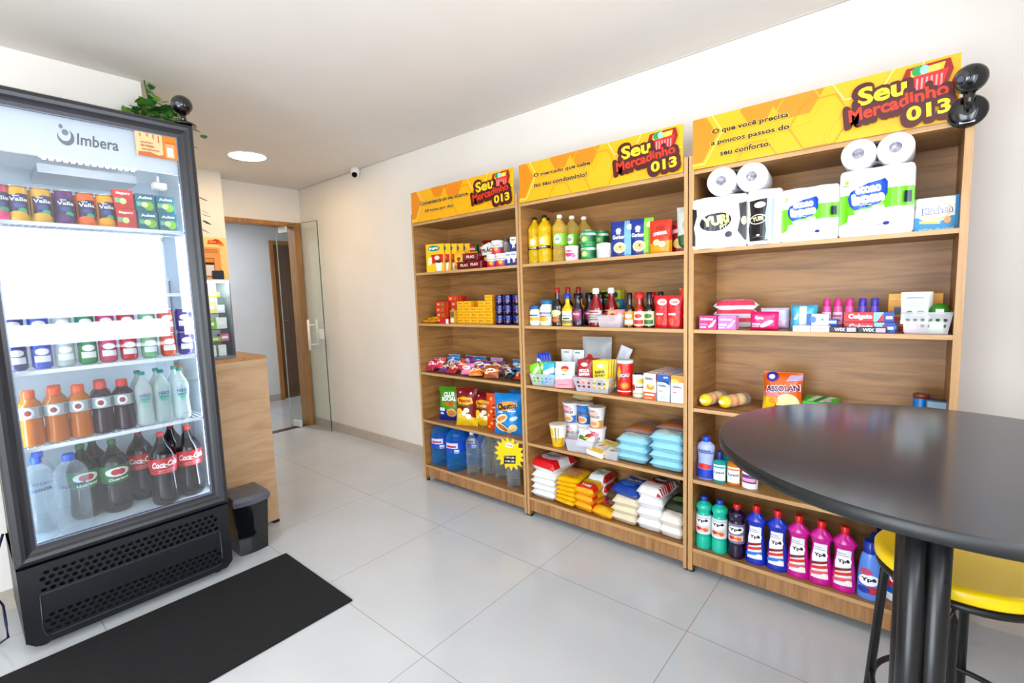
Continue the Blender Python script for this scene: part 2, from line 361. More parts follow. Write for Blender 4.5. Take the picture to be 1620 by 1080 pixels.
# ---------------------------------------------------------------- product builders (every front faces -y)
def boxed(name, w, d, h, base, front=(), right=(), top=(), rough=.4, bev=.002):
    mb = MB(); mb.box(-w / 2, -d / 2, 0, w / 2, d / 2, h, P(base, rough), bev)
    mb.decal(lambda u, v, o: ((u - .5) * w, -d / 2 - o, v * h), front, w, h, rough=rough)
    mb.decal(lambda u, v, o: (w / 2 + o, -d / 2 + u * d, v * h), right, d, h, rough=rough)
    mb.decal(lambda u, v, o: ((u - .5) * w, -d / 2 + v * d, h + o), top, w, d, rough=rough)
    return mb
def pouch(w, h, t, base, front=(), stand=False, lie=False, seal=.045, p=2.6, film=True, wob=.004, pinch=.03, ex=.55, nu=10, nv=12, seed=0, sealcol=None):
    """filled bag: bulging faces between two crimped seals; stand = wide foot, lie = on its back"""
    rnd = random.Random(seed); ph = [rnd.uniform(0, 6.28) for _ in range(4)]
    def th(u, v):
        a = max(0, 1 - abs(2 * u - 1) ** p) ** ex
        if stand: b = (1 - v) ** .45 * min(1, .75 + v * 2.2) if v < 1 else 0
        else:
            vv = min(1, max(0, (v - seal) / (1 - 2 * seal))); b = max(0, 1 - abs(2 * vv - 1) ** (p + .6)) ** (ex + .05)
        return t / 2 * a * b + .0006
    def wr(u, v): return wob * a_(u, v)
    def a_(u, v): return math.sin(9 * u + ph[0] + 4 * v) * math.cos(11 * v + ph[1]) * .5 * (1 - abs(2 * u - 1))
    def edge(u, v):
        k = 1 - (pinch + .02 * math.sin(7 * v + ph[2])) * math.sin(PI * v) * (0 if stand else 1)
        return (u - .5) * w * k
    F = lambda u, v, o=0.0: (edge(u, v), -th(u, v) - wr(u, v) * (1 if .06 < v < .94 else 0) - o, v * h)
    B = lambda u, v: (edge(u, v), th(u, v) - wr(u, v) * (1 if .06 < v < .94 else 0) * .5, v * h)
    mb = MB(); mat = FILM(base) if isinstance(base, str) else base
    mb.grid(lambda u, v: F(u, v), nu, nv, mat); mb.grid(lambda u, v: B(1 - u, v), nu, nv, mat)
    if stand: mb.grid(lambda u, v: (edge(u, 0), -th(u, 0) + 2 * th(u, 0) * v, 0.0), nu, 1, mat)
    cu = [i / nu for i in range(1, nu)]; cv = [j / nv for j in range(1, nv)]
    ops = [('r', 0.0, 0.0, 1, seal * .8, sealcol), ('r', 0, 1 - seal * .8, 1, 1, sealcol)] if sealcol else []
    mb.decal(F, ops + list(front), w, h, cu, cv, off=.0007, film=film)
    if lie:
        zmin = min(-v[1] for v in mb.v)
        mb.v = [(x, z - h / 2, -y - zmin) for x, y, z in mb.v]
    return mb
def cylmap(r, z0, z1, arc=PI * .9, sy=1.0, rf=None):
    def f(u, v, o):
        a = -PI / 2 + (u - .5) * arc; rr = (rf(v) if rf else r) + o
        return (rr * math.cos(a), rr * math.sin(a) * sy, z0 + v * (z1 - z0))
    return f
def cyldecal(mb, r, z0, z1, ops, arc=PI * .9, sy=1.0, rf=None, rough=.4, off=.0006):
    n = 14
    mb.decal(cylmap(r, z0, z1, arc, sy, rf), ops, r * arc, z1 - z0, [i / n for i in range(1, n)], [.25, .5, .75] if rf else None, off=off, rough=rough)
def smooth_prof(pts, n=5):
    out = []
    for i in range(len(pts) - 1):
        p0 = pts[max(0, i - 1)]; p1 = pts[i]; p2 = pts[i + 1]; p3 = pts[min(len(pts) - 1, i + 2)]
        for k in range(n):
            t = k / n
            out.append(tuple(.5 * ((2 * p1[j]) + (-p0[j] + p2[j]) * t + (2 * p0[j] - 5 * p1[j] + 4 * p2[j] - p3[j]) * t * t + (-p0[j] + 3 * p1[j] - 3 * p2[j] + p3[j]) * t ** 3) for j in (0, 1)))
    out.append(tuple(pts[-1])); return out
def bottle(name, loc, label, cat, group, H, R, prof, body, cap, lab=None, sy=1.0, rz=0.0, inner=None, sharp=False, seg=28):
    """prof: (z/H, r/R) up to the neck; cap: (z0, z1, r, material); lab: (z0, z1, base material or None, prints, arc)"""
    t = thing(name, loc, label, cat, group, rz)
    pr = [(r * R, z * H) for z, r in prof]
    sp = pr if sharp else smooth_prof(pr, 4)
    b = MB().lathe(sp, body, seg, sy=sy).build('bottle_body', t)
    if inner:
        z1, mat = inner; ip = [(max(.001, r - .002), z + .0015) for r, z in sp if z < z1 * H]
        MB().lathe(ip, mat, seg, sy=sy).build('liquid', t)
    z0, z1, r, mat = cap
    m = MB(); m.lathe([(r * R, z0 * H), (r * R * 1.02, z0 * H + .002), (r * R * .96, z1 * H - .003), (r * R * .8, z1 * H)], mat, 18)
    for k in range(18):
        a = 2 * PI * k / 18; m.tube([(r * R * .99 * math.cos(a), r * R * .99 * math.sin(a), z0 * H + .003), (r * R * .96 * math.cos(a), r * R * .96 * math.sin(a), z1 * H - .004)], r * R * .05, mat, 4)
    m.build('cap', t)
    if lab:
        z0, z1, mat, ops = lab[:4]; arc = lab[4] if len(lab) > 4 else PI * .9
        def rf(v):
            z = (z0 + v * (z1 - z0)) * H
            for (ra, za), (rb, zb) in zip(sp, sp[1:]):
                if za <= z <= zb + 1e-9: return ra + (rb - ra) * (z - za) / max(1e-9, zb - za) + .0006
            return R
        m = MB()
        if mat is not None:
            n = 8; vs = []
            m.grid(lambda u, v: cylmap(R, z0 * H, z1 * H, lab[5] if len(lab) > 5 else 2 * PI, sy, rf)(u, v, 0), 28, n, mat)
        cyldecal(m, R, z0 * H, z1 * H, ops, arc, sy, rf)
        m.build('label', t)
    return t
def can(name, loc, label, cat, group, R, H, base, ops, lid='#c9cccf', rz=0.0, arc=PI * .9, beverage=False, lidtop=None):
    t = thing(name, loc, label, cat, group, rz); m = MB()
    if beverage: pr = [(R * .72, 0), (R * .82, .003), (R, .012), (R, H - .018), (R * .84, H - .004), (R * .86, H)]
    else: pr = [(R * .97, 0), (R * .99, .003), (R, .004), (R, H - .004), (R * .99, H - .003)]
    m.lathe(pr, P(base, .3, .0), 26); cyldecal(m, R, .012, H - .016, ops, arc); m.build('can_body', t)
    l = MB()
    if lidtop: l.lathe([(R * 1.03, H - .014), (R * 1.03, H + .002), (R * .98, H + .004)], P(lidtop, .35), 26)
    else: l.lathe([(R * .98, H - .003), (R * .99, H + .001), (R * .93, H + .001), (R * .92, H - .003)], P(lid, .25, .9), 26, cap1=True)
    l.build('lid', t); return t
def cup(name, loc, label, group, R0, R1, H, base, ops, lid='#f4f2ee', rz=0.0, cat='cup', lop=()):
    t = thing(name, loc, label, cat, group, rz); m = MB()
    m.lathe([(R0, 0), (R0, .002), (R1, H - .004)], P(base, .4), 26)
    cyldecal(m, (R0 + R1) / 2, 0, H, ops, rf=lambda v: R0 + (R1 - R0) * v); m.build('cup_body', t)
    l = MB(); l.lathe([(R1 * 1.04, H - .006), (R1 * 1.05, H - .002), (R1 * .98, H), (R1 * .6, H + .001)], P(lid, .4), 26)
    l.decal(lambda u, v, o: ((u - .5) * 2 * R1, (v - .5) * 2 * R1, H + .001 + o), lop, 1, 1); l.build('lid', t); return t
def basket(loc, label, group, w, d, h, tint='#e9ebf2', rz=0.0, holes=True, mat=None, name='plastic_basket'):
    t = thing(name, loc, label, 'basket', group, rz)
    mat = mat or CLEAR('#f4f4fa', '#e6e7f0', .45, .35, .2, 'frosted_plastic'); m = MB(); k = .84
    def wall(p0, p1, q0, q1, n):
        # p bottom edge, q top edge; square holes left open in the middle rows
        rows = 7 if holes else 1; cols = 2 * n + 1 if holes else 1
        L = lambda a, b, t_: Vector(a).lerp(Vector(b), t_)
        for j in range(rows):
            for i in range(cols):
                if holes and j in (2, 4) and i % 2 == 1: continue
                a = L(L(p0, p1, i / cols), L(q0, q1, i / cols), j / rows); b = L(L(p0, p1, (i + 1) / cols), L(q0, q1, (i + 1) / cols), j / rows)
                c = L(L(p0, p1, (i + 1) / cols), L(q0, q1, (i + 1) / cols), (j + 1) / rows); e = L(L(p0, p1, i / cols), L(q0, q1, i / cols), (j + 1) / rows)
                m.add([a, b, c, e], [(0, 1, 2, 3)], mat)
    b = [(-w / 2 * k, -d / 2 * k, .002), (w / 2 * k, -d / 2 * k, .002), (w / 2 * k, d / 2 * k, .002), (-w / 2 * k, d / 2 * k, .002)]
    q = [(-w / 2, -d / 2, h), (w / 2, -d / 2, h), (w / 2, d / 2, h), (-w / 2, d / 2, h)]
    for i in range(4): wall(b[i], b[(i + 1) % 4], q[i], q[(i + 1) % 4], 6)
    m.box(-w / 2 * k, -d / 2 * k, 0, w / 2 * k, d / 2 * k, .002, mat); m.build('basket_body', t)
    r = MB(); r.tube([Vector(p) for p in q], .0035, mat, 6, closed=True); r.build('rim', t); return t
def flat_stack(proto_fn, n, loc, dz, labels, group, jit=.006, rzj=.06, seed=1):
    rnd = random.Random(seed); first = None
    for k in range(n):
        L = (loc[0] + rnd.uniform(-jit, jit), loc[1] + rnd.uniform(-jit, jit), loc[2] + k * dz); rz = rnd.uniform(-rzj, rzj)
        if first is None: first = proto_fn(); first.location = L; first.rotation_euler.z = rz; o = first
        else: o = first.copy(); COL.objects.link(o); o.location = L; o.rotation_euler.z = rz
        tag(o, labels[k], first['category'] if 'category' in first else 'bag', group)
def single(mb, name, loc, label, cat, group=None, rz=0.0, rx=0.0):
    o = mb.build(name, None, loc, rz)
    if rx: o.rotation_euler = (rx, 0, rz)
    return tag(o, label, cat, group)
def again(o, loc, label, rz=None, rx=None):
    c = o.copy(); COL.objects.link(c); c.location = loc; c['label'] = label
    if rz is not None: c.rotation_euler.z = rz
    return c
PET = [(0, .80), (.01, .92), (.04, 1), (.08, .93), (.12, 1), (.16, .93), (.20, 1), (.24, .93), (.28, 1), (.32, .93), (.36, 1), (.40, .93), (.44, .97), (.58, .97), (.61, .92), (.65, 1), (.72, .99), (.80, .78), (.88, .42), (.92, .30), (.94, .30)]
SODA = [(0, .72), (.01, .86), (.06, 1), (.14, 1), (.30, .93), (.42, .90), (.50, .98), (.52, 1), (.64, 1), (.68, .97), (.76, .78), (.84, .46), (.91, .27), (.94, .27)]
OIL = [(0, .9), (.01, 1), (.10, 1), (.14, .94), (.18, 1), (.28, 1), (.29, .97), (.60, .97), (.61, 1), (.66, .94), (.70, 1), (.76, .96), (.84, .6), (.90, .32), (.95, .32)]
SAUCE = [(0, .92), (.01, 1), (.30, 1), (.54, 1), (.60, .93), (.68, .55), (.74, .40), (.88, .37), (.90, .37)]
JAR = [(0, .9), (.02, 1), (.60, 1), (.70, .97), (.78, .80), (.82, .78)]
SQUEEZE = [(0, .90), (.015, 1), (.10, 1), (.30, .93), (.50, .78), (.58, .76), (.66, .80), (.735, 1.0), (.745, 1.0), (.80, .78), (.87, .36), (.90, .32)]
SLIM = [(0, .86), (.015, .95), (.12, 1), (.30, .92), (.38, .9), (.5, .9), (.62, .9), (.68, .94), (.76, 1), (.82, .85), (.88, .42), (.91, .36)]

# ---------------------------------------------------------------- shelving units
X = [-1.33, -0.27, 0.795, 1.79]; TP = .018
ZS = dict(A=1.665, B=1.277, C=.892, D=.508, E=.138)
def unit(i):
    x0, x1 = X[i] + .003, X[i + 1] - (.003 if i < 2 else 0); n = ('left', 'middle', 'right')[i]; th = TP + (.006 if i == 2 else 0)
    t = thing('shelving_unit', ((x0 + x1) / 2, WALL_Y / 2, 0), ['oak shelving unit farthest left holding snacks, coffee and water bottles', 'middle oak shelving unit holding oil, sauces, noodles and sugar', 'right oak shelving unit holding paper rolls and cleaning bottles'][i], 'shelving unit', None)
    hx = (x1 - x0) / 2; D = WALL_Y / 2; zc = ZS['C'] - (.012 if i == 2 else 0)
    for s in (-1, 1):
        m = MB(); a = -hx if s < 0 else hx - th
        m.box(a, -D + .002, .018, a + th, D - .003, 2.11, m_oak); m.box(a, -D, .018, a + th, -D + .0022, 2.11, m_edge); m.build('side_panel', t)
        for yy in (-D + .03, D - .04): MB().lathe([(.014, 0), (.012, .018)], m_black, 12, cx=a + th / 2, cy=yy).build('foot', t)
    MB().box(-hx + th, D - .010, .05, hx - th, D - .003, 2.10, m_oak).build('back_panel', t)
    for k, z in ZS.items():
        if k == 'C': z = zc
        m = MB(); m.box(-hx + th, -D + .006, z - TP, hx - th, D - .011, z, m_oakx); m.box(-hx + th, -D + .004, z - TP, hx - th, -D + .0062, z, m_edgex); m.build('shelf', t)
    m = MB(); m.box(-hx + th, -D + .006, 2.022, hx - th, D - .011, 2.04, m_oakx); m.box(-hx + th, -D + .004, 2.022, hx - th, -D + .0062, 2.04, m_edgex); m.build('top_board', t)
    MB().box(-hx + th, -D + .01, .045, hx - th, -D + .026, .1195, m_oakz).build('kickboard', t)
for i in range(3): unit(i)

# ---------------------------------------------------------------- yellow signs above the shelves
def hexa(cx, cy, r, W, H, wl=.006):
    """outline of a regular hexagon as six thin strips"""
    out = []; A = [(cx + r * math.cos(PI / 3 * k) / W, cy + r * math.sin(PI / 3 * k) / H) for k in range(6)]; k2 = 1 - wl / r
    B = [(cx + (x - cx) * k2, cy + (y - cy) * k2) for x, y in A]
    for k in range(6): out.append([A[k], A[(k + 1) % 6], B[(k + 1) % 6], B[k]])
    return out
def clip(poly):
    for ax, lo, hi in ((0, 0, 1), (1, 0, 1)):
        for lim, sg in ((lo, 1), (hi, -1)):
            out = []
            for i in range(len(poly)):
                a, b = poly[i], poly[(i + 1) % len(poly)]; da, db = sg * (a[ax] - lim), sg * (b[ax] - lim)
                if da >= 0: out.append(a)
                if da * db < 0:
                    t = da / (da - db); out.append((a[0] + (b[0] - a[0]) * t, a[1] + (b[1] - a[1]) * t))
            poly = out
            if len(poly) < 3: return None
    return poly
def logo(cx, cy, w, h):
    """shop lettering: basket, yellow word, red word on a dark shape, yellow number; w x h in face fractions"""
    q = lambda x, y: (cx + (x - .5) * w, cy + (y - .5) * h)
    D_, Y_, R_ = '#5c0c0c', '#f4d22c', '#e0400e'
    o = []
    def T(s, x, y, tw, th, c, rot, b): o.append(('t', s, *q(x, y), tw * w, th * h, c, rot, b))
    rt = .05
    o.append(('p', [q(.56, .98), q(.98 - .04, 1.0), q(.97, .80), q(.90, .50), q(.60, .50), q(.52, .78)], '#a81414'))
    o.append(('p', [q(.60, .93), q(.90, .96), q(.88, .80), q(.60, .78)], '#f3c63a'))
    o.append(('e', *q(.66, .90), .05 * w, .09 * h, '#38a060')); o.append(('e', *q(.72, .90), .04 * w, .08 * h, '#9fd8e4')); o.append(('e', *q(.82, .88), .04 * w, .06 * h, '#f7e06a'))
    o.append(('p', [q(.56, .80), q(.93, .84), q(.88, .52), q(.62, .52)], '#e8343a'))
    for i in range(7):
        x = .61 + .042 * i; o.append(('p', [q(x, .56), q(x + .016, .56), q(x + .020, .76), q(x + .002, .76)], '#f7a6a0'))
    for dx, dy, b, c in ((0, -.03, .13, D_), (0, 0, .11, D_), (0, 0, .035, Y_)): T('Seu', .34 + dx, .68 + dy, .46 + (.06 if c == D_ else 0), .34 + (.09 if c == D_ else 0), c, rt, b)
    for dx, dy, b, c in ((0, -.04, .13, D_), (0, 0, .12, D_), (0, 0, .03, R_)): T('Mercadinho', .48 + dx, .41 + dy, .92 + (.07 if c == D_ else 0), .25 + (.10 if c == D_ else 0), c, .10, b)
    for dx, dy, b, c in ((0, -.04, .13, D_), (0, 0, .12, D_), (0, 0, .035, Y_)): T('013', .77 + dx, .16 + dy, .38 + (.06 if c == D_ else 0), .26 + (.09 if c == D_ else 0), c, .06, b)
    return o
m_ban = NOISY('#eda600', '#f2b206', 1.2, .35, 'yellow_sign_print')
LINES = [[('Conveniencia ao seu alcance', .36, .57, .50, .125), ('24 horas por dia!', .31, .30, .30, .12)],
         [('O mercado que cabe', .31, .62, .385, .125), ('no seu condomínio!', .30, .38, .36, .125)],
         [('O que você precisa', .265, .66, .335, .13), ('a poucos passos do', .265, .44, .345, .125), ('seu conforto.', .25, .22, .225, .11)]]
BZ = [(2.042, 2.268), (2.042, 2.268), (2.042, 2.268)]
for i in range(3):
    x0, x1 = X[i] + .022, X[i + 1] - (.026 if i < 2 else .045); W = x1 - x0; z0, z1 = BZ[i]; H = z1 - z0
    mb = MB(); mb.box(0, 0, 0, W, .004, H, m_ban)
    ops = []
    for hx_, hy_, r in ((-.02, .62, .13), (.46, 1.0, .10), (.30, .95, .07)): 
        pl = clip([(hx_ + r * math.cos(PI / 3 * k) / W, hy_ + r * math.sin(PI / 3 * k) / H) for k in range(6)])
        if pl: ops.append(('p', pl, '#e89400'))
    for hx_, hy_, r, c, wl in ((-.02, .66, .155, '#f6dc7c', .007), (.135, .10, .062, '#f2c02c', .003), (.47, .78, .085, '#f2c02c', .004), (.55, .42, .11, '#e79a06', .004), (.70, 1.12, .115, '#f6df88', .007), (.68, .12, .10, '#f2c440', .004), (1.0, .92, .11, '#f6df88', .006), (.86, .02, .07, '#f2c240', .003), (.30, .0, .08, '#e69a0a', .003)):
        for pl in hexa(hx_, hy_, r, W, H, wl):
            pl = clip(pl)
            if pl: ops.append(('p', pl, c))
    for s, x, y, tw, th in LINES[i]:
        ops.append(('t', s, x, y, tw * 1.010, th * 1.08, '#f8d468', 0, .06)); ops.append(('t', s, x, y, tw, th, '#0c0a06', 0, .030))
    ops += logo(.82, .52, .34, .86)
    mb.decal(lambda u, v, o: (u * W, -o, v * H), ops, W, H, off=.0002, rough=.4)
    single(mb, 'banner_sign', (x0, -.005, z0), ['yellow sign reading Conveniencia ao seu alcance above the left shelves', 'yellow sign reading O mercado que cabe no seu condomínio above the middle shelves', 'yellow sign reading O que você precisa above the right shelves'][i], 'sign', 'yellow signs above the shelves')
# ---------------------------------------------------------------- glass door of the doorway
def glass_door():
    a = Vector((-3.99, .165, 0)); b = Vector((-3.30, .298, 0)); L = (b - a).length; ang = math.atan2(b.y - a.y, b.x - a.x)
    t = thing('glass_door', a, 'open frameless glass door with white pull handle against the wall', 'door', None, ang)
    g = GLASS('#fafdfb', .02, 'greenish_glass')
    m = MB(); m.box(0, -.005, .012, L, .005, 2.335, g); m.build('glass_pane', t)
    e = P('#4f6b60', .2); MB().box(L, -.005, .012, L + .003, .005, 2.335, e).box(0, -.005, 2.335, L, .005, 2.338, e).box(-.002, -.005, .012, 0, .005, 2.335, P('#cfdcd4', .2)).build('glass_edge', t)
    wm = P('#f4f4f4', .35)
    for z in (.008, 2.26): MB().box(.06, -.012, z, .19, .012, z + .075, wm, .003).build('patch_fitting', t)
    h = MB()
    for s in (-1, 1):
        x, y = L - .19, s * .055; h.tube([(x, y, .93), (x, y, 1.27)], .014, wm, 12)
    for z in (.99, 1.21): h.tube([(L - .19, -.055, z), (L - .19, .055, z)], .009, wm, 10)
    h.build('pull_handle', t)
    k = MB().box(L - .075, -.018, 1.055, L - .002, .018, 1.165, wm, .004); k.lathe([(.010, 0), (.010, .004)], P('#777777', .3, .8), 14)
    k.build('lock', t)
glass_door()

# ---------------------------------------------------------------- drinks fridge (front faces +x)
FX, FY0, FY1, FT = -1.165, -2.287, -1.472, 2.382
DOORF = NOISY('#26272b', '#292a2f', 3, .34, 'satin_black_frame')
def fridge():
    t = thing('drinks_fridge', (-1.45, (FY0 + FY1) / 2, 0), 'tall black glass door drinks fridge standing on the left by the black mat', 'fridge')
    cx, cy = -1.45, (FY0 + FY1) / 2; W = FY1 - FY0; hw = W / 2
    L = lambda x: x - cx
    bk = P('#1b1c20', .38); inn = P('#dfe9ee', .4); dk = P('#0c0d10', .5)
    xf, xb = L(-1.235), L(-1.73)
    m = MB()   # cabinet shell: back, sides, top, floor
    m.box(xb, -hw + .01, .04, xb + .03, hw - .01, FT - .03, bk)
    for s in (-1, 1): y = -hw + .01 if s < 0 else hw - .04; m.box(xb, y, .04, xf, y + .03, FT - .03, bk)
    m.box(xb, -hw + .01, FT - .05, xf, hw - .01, FT - .01, bk); m.box(xb, -hw + .01, .40, xf, hw - .01, .44, bk); m.build('cabinet', t)
    m = MB(); a = -hw + .041; b = hw - .041
    m.add([(xb + .031, a, .455), (xb + .031, b, .455), (xb + .031, b, 2.33), (xb + .031, a, 2.33)], [(0, 1, 2, 3)], inn)
    m.add([(xb + .031, a, .455), (xf, a, .455), (xf, a, 2.33), (xb + .031, a, 2.33)], [(0, 1, 2, 3)], inn)
    m.add([(xb + .031, b, .455), (xf, b, .455), (xf, b, 2.33), (xb + .031, b, 2.33)], [(3, 2, 1, 0)], inn)
    m.box(xb + .031, a, .442, xf, b, .455, inn); m.box(xb + .031, a, 2.33, xf, b, 2.332, inn)
    m.box(xb + .06, -.16, 2.10, xf - .16, .20, 2.14, P('#c9d2d8', .5)); m.build('inner_liner', t)
    # lit header board with the maker's lettering, LED row under it
    m = MB(); hx = L(-1.222); m.box(hx - .02, a + .01, 2.135, hx, b - .008, 2.325, P('#e3e9ef', .35))
    m.decal(lambda u, v, o: (hx + o, a + u * (b - a), 2.135 + v * .19),
            [('t', 'Imbera', .545, .50, .20, .27, '#5c6070', 0, .02, .12), ('e', .398, .50, .038, .19, '#6a6e7e'), ('e', .393, .56, .029, .155, '#e3e9ef'), ('e', .397, .60, .015, .07, '#7f8493'), ('e', .380, .72, .009, .05, '#7f8493')], b - a, .19)
    m.build('header_sign', t)
    m = MB()
    for i in range(14):
        y = -.155 + i * .0235; m.box(hx + .001, y - .006, 2.121, hx + .010, y + .006, 2.130, EM_LED)
    m.box(hx - .01, -.17, 2.130, hx + .012, .165, 2.135, m_white); m.build('led_strip', t)
    m = MB()
    for y in (a + .012, b - .012): m.box(xf - .03, y - .006, .50, xf - .02, y + .006, 2.10, EM_LED2)
    m.build('side_light', t)
    MB().box(hx - .12, .245, 2.068, hx - .06, .30, 2.10, P('#f3f3e6', .4), .006).tube([(hx - .09, .27, 2.10), (hx - .09, .27, 2.134)], .006, m_white).build('thermostat', t)
    # wire shelves
    for z in (1.86, 1.545, 1.22, .885):
        m = MB(); wm = P('#eef2f4', .35); x0, x1 = xb + .04, L(-1.255)
        for x in (x0, (x0 + x1) / 2, x1): m.tube([(x, a + .004, z - .006), (x, b - .004, z - .006)], .0035, wm, 6)
        m.box(x1 - .002, a + .004, z - .018, x1 + .004, b - .004, z - .008, wm); m.box(x1 - .002, a + .004, z - .005, x1 + .003, b - .004, z - .001, wm)
        n = 34
        for i in range(n): y = a + .008 + (b - a - .016) * i / (n - 1); m.tube([(x0, y, z - .003), (x1, y, z - .003)], .0018, wm, 5)
        m.build('wire_shelf', t)
    # door: rounded profile swept round the opening
    z0, z1 = .402, FT; fx = L(FX); prof = [(0, -.06), (0, -.018), (.008, -.004), (.022, 0), (.036, -.004), (.046, -.014), (.056, -.020), (.070, -.022), (.070, -.06)]
    m = MB(); n = len(prof); vs = []
    for (y, z, sy_, sz_) in ((-hw, z0, 1, 1), (hw, z0, -1, 1), (hw, z1, -1, -1), (-hw, z1, 1, -1)):
        for d_, x in prof: vs.append((fx + x, y + sy_ * d_, z + sz_ * d_))
    m.add(vs, [(c * n + i, ((c + 1) % 4) * n + i, ((c + 1) % 4) * n + i + 1, c * n + i + 1) for c in range(4) for i in range(n - 1)], DOORF, False)
    dr = m.build('door', t)
    MB().box(fx - .040, -hw + .066, z0 + .066, fx - .032, hw - .066, z1 - .066, GLASS('#f6f8fa', .085, 'fridge_glass')).build('glass_pane', dr)
    q = MB(); qa = (-hw + .069, z0 + .069, hw - .069, z1 - .069); gm = P('#8d93a6', .3, .4); w_ = .006
    q.box(fx - .031, qa[0], qa[1], fx - .028, qa[2], qa[1] + w_, gm); q.box(fx - .031, qa[0], qa[3] - w_, fx - .028, qa[2], qa[3], gm)
    q.box(fx - .031, qa[0], qa[1] + w_, fx - .028, qa[0] + w_, qa[3] - w_, gm); q.box(fx - .031, qa[2] - w_, qa[1] + w_, fx - .028, qa[2], qa[3] - w_, gm)
    q.build('glazing_trim', dr)
    # lower grille with two bands of holes
    m = MB(); gx = L(-1.19); gy0, gy1, gz0, gz1 = -hw + .002, hw - .004, .035, .392
    gm = P('#212329', .42)
    def plate(y0, z0_, y1, z1_): m.add([(gx, y0, z0_), (gx, y1, z0_), (gx, y1, z1_), (gx, y0, z1_)], [(0, 1, 2, 3)], gm)
    def band(y0, z0_, y1, z1_, nc, nr):
        cw, ch = (y1 - y0) / nc, (z1_ - z0_) / nr
        for r in range(nr):
            off = cw / 2 if r % 2 else 0; k = nc - 1 if r % 2 else nc
            if off:
                plate(y0, z0_ + r * ch, y0 + off, z0_ + (r + 1) * ch); plate(y1 - off, z0_ + r * ch, y1, z0_ + (r + 1) * ch)
            for c in range(k):
                ya = y0 + off + c * cw; za = z0_ + r * ch; yc, zc = ya + cw / 2, za + ch / 2
                o = [(ya, za), (yc, za), (ya + cw, za), (ya + cw, zc), (ya + cw, za + ch), (yc, za + ch), (ya, za + ch), (ya, zc)]
                i8 = [(yc + cw * .36 * math.cos(a_), zc + ch * .36 * math.sin(a_)) for a_ in [PI * 1.25, PI * 1.5, PI * 1.75, 0, PI * .25, PI * .5, PI * .75, PI]]
                vs = [(gx, *p) for p in o] + [(gx, *p) for p in i8] + [(gx - .012, *p) for p in i8]
                m.add(vs, [(j, (j + 1) % 8, 8 + (j + 1) % 8, 8 + j) for j in range(8)] + [(8 + j, 8 + (j + 1) % 8, 16 + (j + 1) % 8, 16 + j) for j in range(8)], gm)
    by0, by1 = gy0 + .06, gy1 - .05
    band(by0, .26, by1, .36, 24, 4); band(by0, .075, by1, .165, 24, 4)
    plate(by0, .36, by1, gz1); plate(by0, .165, by1, .26); plate(by0, gz0, by1, .075); plate(gy0, gz0 + .03, by0, gz1); plate(by1, gz0 + .03, gy1, gz1); m.add([(gx, gy0 + .03, gz0), (gx, by0, gz0), (gx, by0, gz0 + .03), (gx, gy0, gz0 + .03)], [(0, 1, 2, 3)], gm); m.add([(gx, by1, gz0), (gx, gy1 - .03, gz0), (gx, gy1, gz0 + .03), (gx, by1, gz0 + .03)], [(0, 1, 2, 3)], gm)
    rl = P('#3b3e49', .35)
    m.box(gx, by0, .253, gx + .006, by1, .259, rl, .001); m.box(gx, by0 + .02, .062, gx + .006, by1 - .02, .068, rl, .001)
    m.tube([(gx + .001, by0, .25), (gx + .001, by0 - .004, .10), (gx + .001, by0 + .004, .072), (gx + .001, by0 + .022, .065)], .003, rl, 6); m.tube([(gx + .001, by1, .25), (gx + .001, by1 + .004, .10), (gx + .001, by1 - .004, .072), (gx + .001, by1 - .022, .065)], .003, rl, 6)
    m.box(xb, gy0, gz0 + .02, gx - .013, gy0 + .01, gz1, gm); m.box(xb, gy1 - .01, gz0 + .02, gx - .013, gy1, gz1, gm); m.box(xb, gy0, gz1 - .004, gx, gy1, gz1, gm); m.box(gx - .012, gy0, gz0 + .031, gx - .001, gy0 + .008, gz1, gm); m.box(gx - .012, gy1 - .008, gz0 + .031, gx - .001, gy1, gz1, gm)
    m.box(xb, gy0 + .02, gz0 + .005, gx - .06, gy1 - .02, gz1 - .02, dk)
    m.build('lower_grille', t)
    for y in (-hw + .06, hw - .06):
        for x in (xb + .05, gx - .08): MB().lathe([(.022, .0), (.022, .04)], dk, 14, cx=x, cy=y).build('foot', t)
    return t
EM_LED = EMIT('#ffffff', 26, 'led_diode'); EM_LED2 = EMIT('#dcecff', 22, 'led_tube')
fridge()
# orange price sticker on the fridge glass
m = MB(); W_, H_ = .172, .112
m.box(-.0007, 0, 0, 0, W_, H_, P('#f6c79a', .5))
m.decal(lambda u, v, o: (o, u * W_, v * H_), [('r', .62, 0, 1, 1, '#f08a22'), ('p', [(.04, 0), (.66, 0), (.66, .16), (.5, .10), (.3, .2), (.04, .16)], '#c9763a'), ('r', .68, .06, .90, .66, '#f3a97c'), ('r', .72, .10, .86, .5, '#fbe0cf'), ('r', .66, .66, .92, .72, '#d0702a'),
    ('r', .1, .78, .12, .92, '#b06a3a'), ('r', .26, .82, .28, .94, '#b06a3a'), ('r', .4, .74, .42, .94, '#b06a3a'), ('r', .52, .62, .54, .92, '#b06a3a'),
    ('t', 'pedido', .25, .56, .28, .09, '#a4663c'), ('t', 'no nosso', .26, .42, .30, .09, '#a4663c'), ('t', 'atendimento', .32, .28, .42, .08, '#a4663c')], W_, H_)
single(m, 'sticker', (-1.195, -1.712, 2.198), 'orange and cream printed sticker at the top corner of the fridge glass', 'sticker')

